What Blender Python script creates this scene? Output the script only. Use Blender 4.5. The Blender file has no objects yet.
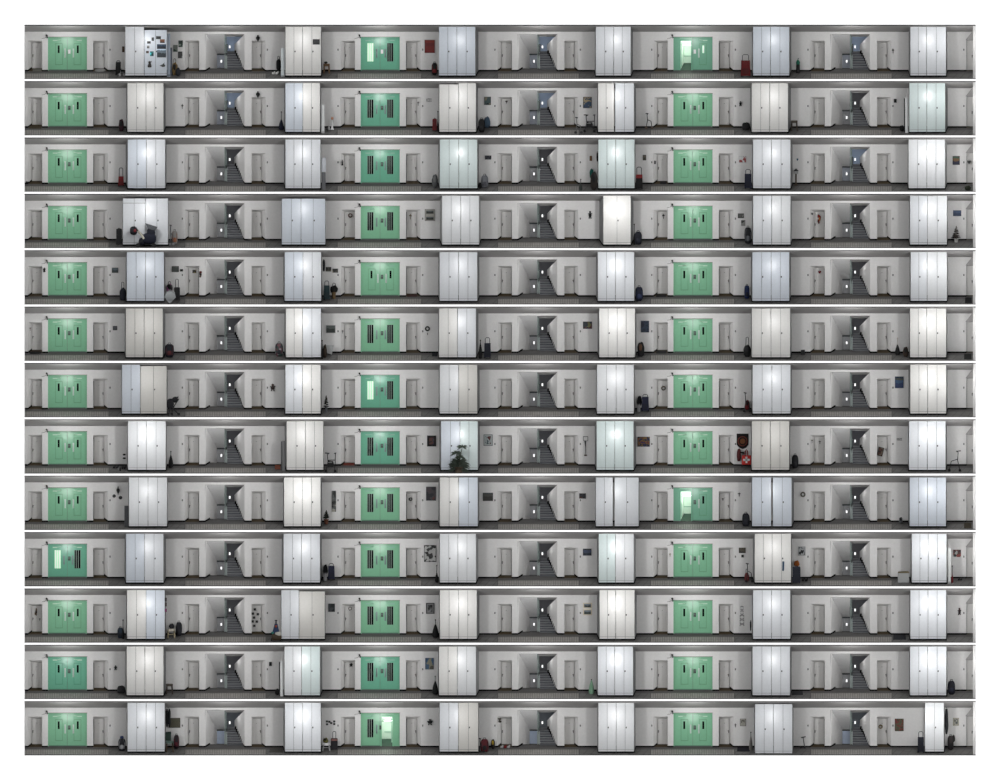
import bpy, math, random
sc = bpy.context.scene
C = sc.collection
S = 0.05                      # metres per drawing unit; one storey is 54 units = 2.7 m
ROWS = 13
T = [24.9 + 56.335*k for k in range(ROWS)]   # top of each storey, measured down from the building's top margin
D_BACK = 24.0                 # the corridor's back wall
D_FRONT = -110.0               # cut face of the building, its unseen slabs deepened to block stray light
PI = math.pi

# ---------------------------------------------------------------- camera, world, exposure
cam_d = bpy.data.cameras.new('camera'); cam = bpy.data.objects.new('camera', cam_d); C.objects.link(cam)
CD = 9000.0
cam.location = (0, -CD, 390*S); cam.rotation_euler = (PI/2, 0, 0)
cam_d.sensor_width = 36; cam_d.sensor_fit = 'HORIZONTAL'
cam_d.lens = 36*CD/(1000*S); cam_d.clip_start = 10; cam_d.clip_end = 20000
sc.camera = cam
w = bpy.data.worlds.new('world'); sc.world = w; w.use_nodes = True
w.node_tree.nodes['Background'].inputs[0].default_value = (1, 1, 1, 1)
w.node_tree.nodes['Background'].inputs[1].default_value = 1.25
sc.view_settings.view_transform = 'Standard'; sc.view_settings.look = 'None'
sc.view_settings.exposure = 0.0; sc.view_settings.gamma = 1.0; sc.view_settings.use_curve_mapping = False

# one hand-held corridor lamp per bay, as each bay was lit
LOCKER_GAIN = [
 [1.0, 1.0, .80, .95, .85, 1.0], [1.0, 1.15, 1.0, 1.15, 1.0, 1.0], [1.15, 1.0, .95, 1.05, 1.0, 1.4], [1.1, .85, 1.0, 1.6, 1.0, 1.15],
 [.85, 1.05, .9, 1.3, .9, 1.15], [.9, 1.3, .95, 1.4, .95, 1.3], [.85, 1.3, .9, 1.1, 1.0, 1.3], [1.5, 1.1, 1.0, 1.15, .95, 1.4],
 [1.0, 1.5, .9, .95, .85, 1.05], [.85, 1.05, 1.0, 1.3, 1.0, 1.45], [1.1, .9, 1.15, 1.4, 1.0, 1.35], [1.0, 1.15, 1.0, 1.3, .95, 1.35],
 [1.0, 1.35, .95, 1.15, .9, 1.3]]
E_A, E_S, E_L = 60.0, 52.0, 48.0
LAMPS = []
for j, off in enumerate((0, 312.8, 625.6)):
    LAMPS += [(67+off, 'A', j), (147+off, 'L', 2*j), (225+off, 'S', j), (303+off if j < 2 else 928, 'L', 2*j+1)]
LAMPS.append((958, 'E', 0))  # extra fill added to brighten the right end, no bay there
for k in range(ROWS):
    for (x, kind, j) in LAMPS:
        e = {'A': E_A, 'S': E_S, 'L': E_L, 'E': 26}[kind]
        if kind == 'L': e *= LOCKER_GAIN[k][j]**1.15
        ld = bpy.data.lights.new('corridor_lamp', 'POINT'); ld.energy = e; ld.shadow_soft_size = .12
        ld.color = (1, .998, .995)
        lo = bpy.data.objects.new('corridor_lamp', ld); C.objects.link(lo)
        lo.location = ((x-500)*S, (-27 if kind == 'L' else -13)*S, (780-T[k]-15)*S)

# ---------------------------------------------------------------- materials
def lin(c): return tuple(((v/255)/12.92 if v/255 <= .04045 else ((v/255+.055)/1.055)**2.4) for v in c)
_m = {}
def M(rgb, rough=.6, spec=.4, metal=0, emit=0, key=None):
    kk = (tuple(rgb), rough, spec, metal, emit)
    if kk in _m: return _m[kk]
    m = bpy.data.materials.new('paint_%d_%d_%d' % tuple(rgb)); m.use_nodes = True
    nt = m.node_tree; b = nt.nodes['Principled BSDF']; c = lin(rgb)
    n = nt.nodes.new('ShaderNodeTexNoise'); n.inputs['Scale'].default_value = 9; tc = nt.nodes.new('ShaderNodeTexCoord')
    nt.links.new(tc.outputs['Object'], n.inputs['Vector'])
    mx = nt.nodes.new('ShaderNodeMix'); mx.data_type = 'RGBA'
    mx.inputs[6].default_value = (*[v*.94 for v in c], 1); mx.inputs[7].default_value = (*[min(1, v*1.05) for v in c], 1)
    nt.links.new(n.outputs['Fac'], mx.inputs[0]); nt.links.new(mx.outputs[2], b.inputs['Base Color'])
    b.inputs['Roughness'].default_value = rough; b.inputs['Specular IOR Level'].default_value = spec; b.inputs['Metallic'].default_value = metal
    if emit:
        b.inputs['Emission Color'].default_value = (*c, 1); b.inputs['Emission Strength'].default_value = emit
    _m[kk] = m; return m
def art(cols, scale=6.0, kind='noise', seed=0, rough=.5):
    """a printed pattern of flat colour patches"""
    m = bpy.data.materials.new('print'); m.use_nodes = True; nt = m.node_tree; b = nt.nodes['Principled BSDF']
    tc = nt.nodes.new('ShaderNodeTexCoord'); mp = nt.nodes.new('ShaderNodeMapping'); mp.inputs['Location'].default_value = (seed*3.7, seed*1.3, seed*2.1)
    nt.links.new(tc.outputs['Object'], mp.inputs[0])
    if kind == 'cells':
        t = nt.nodes.new('ShaderNodeTexVoronoi'); out = t.outputs['Color']; t.inputs['Scale'].default_value = scale
        sp = nt.nodes.new('ShaderNodeSeparateColor'); nt.links.new(out, sp.inputs[0]); out = sp.outputs[0]
    elif kind == 'bands':
        g = nt.nodes.new('ShaderNodeSeparateXYZ'); nt.links.new(mp.outputs[0], g.inputs[0])
        mp.inputs['Location'].default_value = (0, 0, 0)
        t = nt.nodes.new('ShaderNodeTexNoise'); t.inputs['Scale'].default_value = scale; nt.links.new(mp.outputs[0], t.inputs['Vector'])
        a = nt.nodes.new('ShaderNodeMath'); a.operation = 'MULTIPLY_ADD'; a.inputs[1].default_value = .6
        nt.links.new(t.outputs['Fac'], a.inputs[0])
        s2 = nt.nodes.new('ShaderNodeMath'); s2.operation = 'MULTIPLY'; s2.inputs[1].default_value = 2.2
        nt.links.new(g.outputs[2], s2.inputs[0]); nt.links.new(s2.outputs[0], a.inputs[2]); out = a.outputs[0]
    elif kind == 'rows':
        t = nt.nodes.new('ShaderNodeTexWave'); t.inputs['Scale'].default_value = scale; t.inputs['Distortion'].default_value = 6; out = t.outputs['Fac']
    else:
        t = nt.nodes.new('ShaderNodeTexNoise'); t.inputs['Scale'].default_value = scale; t.inputs['Detail'].default_value = 3; out = t.outputs['Fac']
    if kind != 'bands': nt.links.new(mp.outputs[0], t.inputs['Vector'])
    cr = nt.nodes.new('ShaderNodeValToRGB'); cr.color_ramp.interpolation = 'CONSTANT'
    n = len(cols); lo, hi = (.0, 1.) if kind in ('cells', 'rows', 'bands') else (.33, .68)
    while len(cr.color_ramp.elements) < n: cr.color_ramp.elements.new(.5)
    for i, cc in enumerate(cols):
        cr.color_ramp.elements[i].position = 0 if i == 0 else lo + (hi-lo)*i/n
        cr.color_ramp.elements[i].color = (*lin(cc), 1)
    nt.links.new(out, cr.inputs[0]); nt.links.new(cr.outputs[0], b.inputs['Base Color']); b.inputs['Roughness'].default_value = rough
    return m
def tiles(rgb, grout, bw, bh, rot=0):
    m = bpy.data.materials.new('floor_tiles'); m.use_nodes = True; nt = m.node_tree; b = nt.nodes['Principled BSDF']
    tc = nt.nodes.new('ShaderNodeTexCoord'); mp = nt.nodes.new('ShaderNodeMapping'); nt.links.new(tc.outputs['Object'], mp.inputs[0])
    mp.inputs['Rotation'].default_value = (0, 0, rot)
    t = nt.nodes.new('ShaderNodeTexBrick'); nt.links.new(mp.outputs[0], t.inputs['Vector'])
    t.offset = 0; t.inputs['Scale'].default_value = 1; t.inputs['Brick Width'].default_value = bw; t.inputs['Row Height'].default_value = bh
    t.inputs['Mortar Size'].default_value = .014; t.inputs['Mortar Smooth'].default_value = .3
    t.inputs['Color1'].default_value = (*lin(rgb), 1); t.inputs['Color2'].default_value = (*[v*.8 for v in lin(rgb)], 1); t.inputs['Mortar'].default_value = (*lin(grout), 1)
    nt.links.new(t.outputs['Color'], b.inputs['Base Color']); b.inputs['Roughness'].default_value = .55
    return m
BOARD = M((250, 250, 250), .9, .1)
WALL = M((233, 232, 231), .75, .2)
CEIL = M((160, 158, 157), .8, .2)
DARK = M((26, 26, 27), .7, .3)
SKIRT = M((8, 8, 9), .7, .1)
TILE = tiles((158, 155, 150), (104, 102, 99), .116, .34)
TILE2 = tiles((108, 107, 105), (54, 54, 53), .36, .5, .3)
STONE = M((92, 91, 90), .7, .3)
BROWN = M((78, 66, 48), .8, .2)
LEAF = M((216, 215, 213), .6, .3)
HANDLE = M((60, 60, 62), .35, .6, .8)
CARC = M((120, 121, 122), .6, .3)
BLACK = M((15, 15, 17), .5, .4); PITCH = M((4, 4, 5), .8, .05)
CHROME = M((190, 192, 195), .25, .6, 1)
WHITE = M((236, 236, 236), .5, .4)
LANDBLUE = M((178, 196, 222), .7, .2); LANDGREY = M((104, 105, 109), .7, .2); UNDER = M((238, 238, 238), .7, .2)  # LANDBLUE carries the landing windows' bluish daylight in its colour
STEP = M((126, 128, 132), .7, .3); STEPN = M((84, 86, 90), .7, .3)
RAIL = M((112, 126, 122), .45, .4)
CAB = {'c': M((227, 230, 234), .33, .55), 'w': M((232, 231, 228), .36, .5), 'b': M((216, 223, 232), .33, .55), 'g': M((218, 231, 230), .30, .6),
       'k': M((218, 216, 211), .45, .4), 'n': M((230, 232, 234), .34, .5)}
GREEN = {'a': M((126, 192, 152), .32, .5), 't': M((100, 180, 148), .30, .5), 'd': M((112, 176, 146), .32, .5)}
GLASSLIT = M((214, 240, 218), .3, .5, 0, .52)
WINLIT = M((255, 255, 255), .3, .5, 0, 1.0)

# ---------------------------------------------------------------- mesh building
class MB:
    def __init__(s): s.v = []; s.f = []; s.m = []; s.sm = []
    def add(s, vs, fs, mi=0, smooth=False):
        o = len(s.v); s.v += vs
        for f in fs: s.f.append([i+o for i in f]); s.m.append(mi); s.sm.append(smooth)
        return s
    def hexa(s, p, mi=0):
        return s.add([tuple(q) for q in p], [(0,1,2,3), (7,6,5,4), (0,4,5,1), (1,5,6,2), (2,6,7,3), (3,7,4,0)], mi)
    def box(s, x0, x1, y0, y1, z0, z1, mi=0):
        return s.hexa([(x0,y0,z0),(x1,y0,z0),(x1,y0,z1),(x0,y0,z1),(x0,y1,z0),(x1,y1,z0),(x1,y1,z1),(x0,y1,z1)], mi)
    def prism(s, poly, y0, y1, mi=0):      # poly in x,z extruded in depth
        n = len(poly); vs = [(x, y0, z) for x, z in poly]+[(x, y1, z) for x, z in poly]
        return s.add(vs, [tuple(range(n)), tuple(range(2*n-1, n-1, -1))]+[(i, (i+1) % n, n+(i+1) % n, n+i) for i in range(n)], mi)
    def prism_yz(s, poly, x0, x1, mi=0):
        n = len(poly); vs = [(x0, y, z) for y, z in poly]+[(x1, y, z) for y, z in poly]
        return s.add(vs, [tuple(range(n)), tuple(range(2*n-1, n-1, -1))]+[(i, (i+1) % n, n+(i+1) % n, n+i) for i in range(n)], mi)
    def prism_xy(s, poly, z0, z1, mi=0):
        n = len(poly); vs = [(x, y, z0) for x, y in poly]+[(x, y, z1) for x, y in poly]
        return s.add(vs, [tuple(range(n)), tuple(range(2*n-1, n-1, -1))]+[(i, (i+1) % n, n+(i+1) % n, n+i) for i in range(n)], mi)
    def rbox(s, x0, x1, y0, y1, z0, z1, r=.5, mi=0):   # corners cut in the x-z outline
        r = min(r, (x1-x0)/2.2, (z1-z0)/2.2); q = r*.3
        return s.prism([(x0+r,z0),(x1-r,z0),(x1-q,z0+q),(x1,z0+r),(x1,z1-r),(x1-q,z1-q),(x1-r,z1),(x0+r,z1),(x0+q,z1-q),(x0,z1-r),(x0,z0+r),(x0+q,z0+q)], y0, y1, mi)
    def tube(s, pts, r, n=6, mi=0):
        rings = []
        for i, p in enumerate(pts):
            a = pts[max(0, i-1)]; b = pts[min(len(pts)-1, i+1)]
            d = [b[j]-a[j] for j in range(3)]; L = math.sqrt(sum(q*q for q in d)) or 1; d = [q/L for q in d]
            u = (0, 1, 0) if abs(d[1]) < .9 else (1, 0, 0)
            e1 = (d[1]*u[2]-d[2]*u[1], d[2]*u[0]-d[0]*u[2], d[0]*u[1]-d[1]*u[0]); L = math.sqrt(sum(q*q for q in e1)); e1 = [q/L for q in e1]
            e2 = (d[1]*e1[2]-d[2]*e1[1], d[2]*e1[0]-d[0]*e1[2], d[0]*e1[1]-d[1]*e1[0])
            rr = r[i] if isinstance(r, (list, tuple)) else r
            rings.append([tuple(p[j]+rr*(math.cos(2*PI*t/n)*e1[j]+math.sin(2*PI*t/n)*e2[j]) for j in range(3)) for t in range(n)])
        vs = [q for rg in rings for q in rg]; fs = [tuple(range(n)), tuple(range(len(vs)-1, len(vs)-n-1, -1))]
        for i in range(len(rings)-1):
            for t in range(n): fs.append((i*n+t, i*n+(t+1) % n, (i+1)*n+(t+1) % n, (i+1)*n+t))
        return s.add(vs, fs, mi, True)
    def lathe(s, cx, cy, prof, n=12, mi=0):
        vs = [(cx+r*math.cos(2*PI*t/n), cy+r*math.sin(2*PI*t/n), z) for r, z in prof for t in range(n)]
        fs = [tuple(range(n)), tuple(range(len(vs)-1, len(vs)-n-1, -1))]
        for i in range(len(prof)-1):
            for t in range(n): fs.append((i*n+t, i*n+(t+1) % n, (i+1)*n+(t+1) % n, (i+1)*n+t))
        return s.add(vs, fs, mi, True)
    def blob(s, cx, cy, cz, rx, ry, rz, e=.7, n=12, m=8, mi=0, wob=0, seed=0):
        rnd = random.Random(seed)
        def pw(c, e): return math.copysign(abs(c)**e, c)
        vs = [(cx, cy, cz-rz)]
        for i in range(1, m):
            ph = -PI/2+PI*i/m
            for t in range(n):
                th = 2*PI*t/n; q = 1+wob*(rnd.random()-.5)
                vs.append((cx+rx*q*pw(math.cos(ph), e)*pw(math.cos(th), e), cy+ry*q*pw(math.cos(ph), e)*pw(math.sin(th), e), cz+rz*q*pw(math.sin(ph), e)))
        vs.append((cx, cy, cz+rz)); fs = [(0, 1+(t+1) % n, 1+t) for t in range(n)]
        for i in range(m-2):
            for t in range(n): fs.append((1+i*n+t, 1+i*n+(t+1) % n, 1+(i+1)*n+(t+1) % n, 1+(i+1)*n+t))
        o = 1+(m-2)*n; fs += [(o+t, o+(t+1) % n, len(vs)-1) for t in range(n)]
        return s.add(vs, fs, mi, True)
    def wheel(s, cx, cy, cz, r, wd=.8, mi=0, n=14):    # axle along x
        ring = [(cy+r*math.cos(2*PI*t/n), cz+r*math.sin(2*PI*t/n)) for t in range(n)]
        return s.prism_yz(ring, cx-wd/2, cx+wd/2, mi)
    def disc(s, cx, cz, r, y0, y1, mi=0, n=16):
        return s.prism([(cx+r*math.cos(2*PI*t/n), cz+r*math.sin(2*PI*t/n)) for t in range(n)], y0, y1, mi)
    def ring(s, cx, cz, r, t, y, n=16, mi=0):
        pts = [(cx+r*math.cos(2*PI*i/n), y, cz+r*math.sin(2*PI*i/n)) for i in range(n+1)]
        return s.tube(pts, t, 6, mi)
    def mesh(s, name, mats):
        me = bpy.data.meshes.new(name); me.from_pydata([(a*S, b*S, c*S) for a, b, c in s.v], [], s.f)
        for m in (mats if isinstance(mats, (list, tuple)) else [mats]): me.materials.append(m)
        me.polygons.foreach_set('material_index', s.m); me.polygons.foreach_set('use_smooth', s.sm); me.update()
        return me
    def build(s, name, mats, parent=None, loc=None):
        return link(name, s.mesh(name, mats), parent, loc)
def link(name, me, parent=None, loc=None):
    o = bpy.data.objects.new(name, me); C.objects.link(o)
    if parent is not None: o.parent = parent
    if loc is not None: o.location = loc
    return o
def W(x, v, d, k): return ((x-500)*S, d*S, (780-T[k]-v)*S)      # place on storey k: x along, v below its top, d into depth
def tag(o, label, cat, group=None, kind=None):
    o['label'] = label; o['category'] = cat
    if group: o['group'] = group
    if kind: o['kind'] = kind
    return o
def thing(name, label, cat, loc, group=None, kind=None):
    o = bpy.data.objects.new(name, None); C.objects.link(o); o.location = loc; o.empty_display_size = .1
    return tag(o, label, cat, group, kind)
ORD = ['first', 'second', 'third', 'fourth', 'fifth', 'sixth', 'seventh', 'eighth', 'ninth', 'tenth', 'eleventh', 'twelfth', 'thirteenth', 'fourteenth']
def ST(k): return ['top storey', 'second storey down', 'third storey down', 'fourth storey down', 'fifth storey down', 'sixth storey down', 'seventh storey down',
                   'eighth storey down', 'ninth storey down', 'tenth storey down', 'eleventh storey down', 'twelfth storey down', 'bottom storey'][k]
SIDE = ['left', 'middle', 'right']
def vfloor(d): return 53.6-7.4*max(0, min(d, 24))/24
def dfloor(v): return max(2.5, min(21, (53.6-v)/7.4*24))

# ---------------------------------------------------------------- the cut face of the building and its slabs
b = MB(); H = 780
b.box(-400, 24.6-500, D_FRONT, 82, -60, 840); b.box(975.4-500, 400+500, D_FRONT, 82, -60, 840)
b = MB()
XL, XR = 24.7, 975.4
b.box(-900, XL-500, D_FRONT, 82, -300, 1000); b.box(XR-500, 900, D_FRONT, 82, -300, 1000)
b.box(XL-500, XR-500, D_FRONT, 82, H-T[0], 1000); b.box(XL-500, XR-500, D_FRONT, 82, -300, H-T[12]-54.3)
for k in range(ROWS-1): b.box(XL-500, XR-500, D_FRONT, 82, H-T[k+1], H-T[k]-54.3)
tag(b.build('wall_front', BOARD), 'plain white cut face with thin white slabs between the thirteen storeys', 'wall', None, 'structure')
tag(MB().box(XL-500-5, XR-500+5, 82, 86, -300, 1000).build('wall_rear', CARC), 'grey rear wall closing the building behind the stairwells', 'wall', None, 'structure')  # unseen panel added to stop world light leaking in from behind

# ---------------------------------------------------------------- storeys: wall, ceiling, floor, skirting (same shape each storey)
OFF = (0, 312.8, 625.6)
holes = []
for o in OFF:
    holes += [(27.9+o, 42+o, 15.7, 'dl'), (47.9+o, 86.9+o, 11.9, 'g'), (93.3+o, 107.9+o, 15.7, 'dr'), (184.6+o, 199+o, 15.7, 'dl'), (205+o, 245+o, 9.2, 's'), (251.6+o, 265.5+o, 15.7, 'dr')]
holes.append((966.6, 973, 15.0, 'e'))
def storey_meshes():
    w = MB(); sk = MB(); fl = MB(); ce = MB()
    x = XL; B = D_BACK
    for (a, c, vt, t) in holes:
        if a > x: w.box(x-500, a-500, B, B+12, -46.4, -6.6)
        w.box(a-500, c-500, B, B+12, -vt, -6.6); x = c
    w.box(x-500, XR-500, B, B+12, -46.4, -6.6)
    for (a, c, vt, t) in holes:
        a -= 500; c -= 500
        if t in ('dl', 'dr'):
            w.prism_yz([(B, -15.7), (B+12, -15.7), (B+12, -18)], a, c)               # sloping soffit of the niche
            fl.prism_yz([(B, -46.3), (B+12, -46.3), (B+12, -42.9)], a, c, 2)
            if t == 'dl':
                w.prism_xy([(a, B), (a, B+12), (a+4.5, B+12)], -46.3, -15.7)
                sk.hexa([(a,B-.4,-46.5),(a+4.5,B+11.6,-43.1),(a+4.5,B+11.6,-41.5),(a,B-.4,-44.9),(a-.5,B,-46.5),(a+3.9,B+12,-43.1),(a+3.9,B+12,-41.5),(a-.5,B,-44.9)])
            else:
                w.prism_xy([(c, B), (c, B+12), (c-4.5, B+12)], -46.3, -15.7)
                sk.hexa([(c,B-.4,-46.5),(c-4.5,B+11.6,-43.1),(c-4.5,B+11.6,-41.5),(c,B-.4,-44.9),(c+.5,B,-46.5),(c-3.9,B+12,-43.1),(c-3.9,B+12,-41.5),(c+.5,B,-44.9)])
        elif t == 's':
            fl.prism_yz([(B, -46.3), (B+14, -46.3), (B+14, -43.4)], a, c, 1); fl.box(a, c, B+14, B+58, -46.3, -43.4, 1)
        elif t == 'g':
            fl.box(a, c, B, B+10, -47, -45.4, 1)
    # right end: the near jamb and deep soffit of the next niche
    ce.prism([(965.5-500, -15.2), (973-500, -15.2), (973-500, -5.5)], B-8, B-.5)
    w.box(973-500, XR-500, 0, B, -54, -.8)
    fl.prism_yz([(B, -46.3), (B+12, -46.3), (B+12, -45)], 466.6, 473, 2)
    # skirting along the flat walls
    x = XL
    for (a, c, vt, t) in holes:
        if a > x: sk.box(x-500, a-500, B-.7, B+.2, -46.6, -44.9)
        x = c
    # ceiling: flat over the front, falling to the back wall; dark edge at the cut
    ce.prism_yz([(0, 0), (0, -.9), (B+.3, -6.9), (B+.3, 0)], XL-500, XR-500)
    ce.box(XL-500, XR-500, D_FRONT+.5, 0, -.8, 0, 1)
    # floor
    yy = lambda v: (53.6-v)/7.4*24
    ce_ = 0
    def strip(x0, x1, v0, v1, mi):    # v0 > v1, strip of sloping floor
        fl.prism_yz([(yy(v0), -v0), (yy(v1), -v1), (yy(v1), -v1-1), (yy(v0), -v0-1)], x0-500, x1-500, mi)
    edges = [(XL, 109, 0), (109, 185, 3), (185, 266.5, 0), (266.5, 109+OFF[1], 3)]
    regs = [(XL, 109, 0), (109, 185, 3), (185, 266.5, 0), (266.5, 337, 3), (337, 421.8, 0), (421.8, 497.8, 3), (497.8, 579.3, 0), (579.3, 650.5, 3),
            (650.5, 734.6, 0), (734.6, 810.6, 3), (810.6, 892, 0), (892, XR, 3)]
    for (x0, x1, mi) in regs:
        strip(x0, x1, 48.6, 46.2, 1)
        strip(x0, x1, 53.6, 48.6, mi)
        if x0 > 30:
            fl.hexa([(x0-500-.5, yy(53.3), -53.25), (x0-500+.4, yy(53.3), -53.25), (x0-500+.4, yy(46.5), -46.45), (x0-500-.1, yy(46.5), -46.45)]+
                    [(x0-500-.5, yy(53.3), -53.6), (x0-500+.4, yy(53.3), -53.6), (x0-500+.4, yy(46.5), -46.8), (x0-500-.1, yy(46.5), -46.8)], 1)
    fl.box(XL-500, XR-500, D_FRONT+.5, 0, -54.3, -53.6, 4)
    return w.mesh('wall', WALL), sk.mesh('baseboard', SKIRT), fl.mesh('floor', [TILE, STONE, BROWN, TILE2, DARK]), ce.mesh('ceiling', [CEIL, DARK])
mw, msk, mfl, mce = storey_meshes()
for k in range(ROWS):
    z = (0, 0, (780-T[k])*S)
    tag(link('wall_back', mw, None, z), 'pale grey corridor back wall with door niches, %s' % ST(k), 'wall', None, 'structure')
    tag(link('baseboard_back', msk, None, z), 'black skirting along the corridor wall, %s' % ST(k), 'baseboard', None, 'structure')
    tag(link('floor', mfl, None, z), 'grey tiled corridor floor with dark border, %s' % ST(k), 'floor', None, 'structure')
    tag(link('ceiling', mce, None, z), 'grey sloping corridor ceiling, %s' % ST(k), 'ceiling', None, 'structure')

# ---------------------------------------------------------------- plain flat doors in the niches
door_l = MB().box(0, 9.9, 0, 1, 0, 25.6).box(.7, 9.2, -.25, 0, .4, 24.9).mesh('door', LEAF)
handle = MB().box(-.35, .35, -.7, -.2, -1.6, 1.1).tube([(0, -.9, .3), (.9, -1.0, .3)], .22).mesh('door_handle', HANDLE)
plates = MB().box(-.3, .3, -.5, -.2, -.2, .2).mesh('name_plate', HANDLE)
nd = 0
for k in range(ROWS):
    i = 0
    for (a, c, vt, t) in holes:
        if t not in ('dl', 'dr'): continue
        x = a+4.0 if t == 'dl' else c-13.9
        nd += 1; i += 1
        o = link('door_%d' % nd, door_l, None, W(x, 43.3, D_BACK+9, k))
        tag(o, 'plain pale grey flat door, %s door from the left, %s' % (ORD[i-1], ST(k)), 'door', None, 'structure')
        hx = .9 if t == 'dl' else 9.0
        h = link('door_handle', handle, o, (hx*S, 0, 12.9*S))
        if t == 'dr': h.scale = (-1, 1, 1)
        link('name_plate', plates, o, (4.9*S, 0, 21*S))
    nd += 1
    o = MB().box(0, 6, 0, 1, 0, 29.5).build('door_%d' % nd, LEAF, None, W(967, 45, D_BACK+2.5, k))
    tag(o, 'sliver of a pale grey door at the right end, %s' % ST(k), 'door', None, 'structure')
    link('door_handle', handle, o, (5.2*S, 0, 14*S))

# ---------------------------------------------------------------- doorbells and the black fitting beside the green doors
bell = MB().box(-.55, .55, -.5, 0, -.9, .9).disc(0, .1, .35, -.75, -.5, 1).mesh('doorbell', [M((60, 60, 60)), M((150, 150, 150))])
fit = MB().blob(0, -2.2, 0, .9, .9, .8, 1).box(.2, 1.0, -1.6, 0, -3, .3).tube([(0, -1.5, -.3), (1, -.6, -2.6)], .35).mesh('corner_fitting', BLACK)
cable = MB().tube([(-.2, -.6, -1.6), (-2.2, -.3, -2.9), (-5, -.2, -3.3)], .16).mesh('cable', M((70, 70, 70)))
BX = [110, 182.3, 267.4, 338, 422.7, 494.9, 580.4, 651.8, 735.5, 808, 893, 963.9]
for k in range(ROWS):
    for i, x in enumerate(BX):
        if k == 0 and i == 1: continue
        tag(link('doorbell', bell, None, W(x, 24.7, D_BACK, k)), 'tiny dark doorbell, %s from the left, %s' % (ORD[i], ST(k)), 'doorbell', 'doorbells on the corridor wall')
    for j, o in enumerate(OFF):
        r = thing('corner_fitting', 'small black fitting at the top corner of the %s green doors, %s' % (SIDE[j], ST(k)), 'fitting', W(46.6+o, 10.3, D_BACK, k), 'black fittings beside the green doors')
        link('fitting_body', fit, r); link('cable', cable, r)

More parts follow.
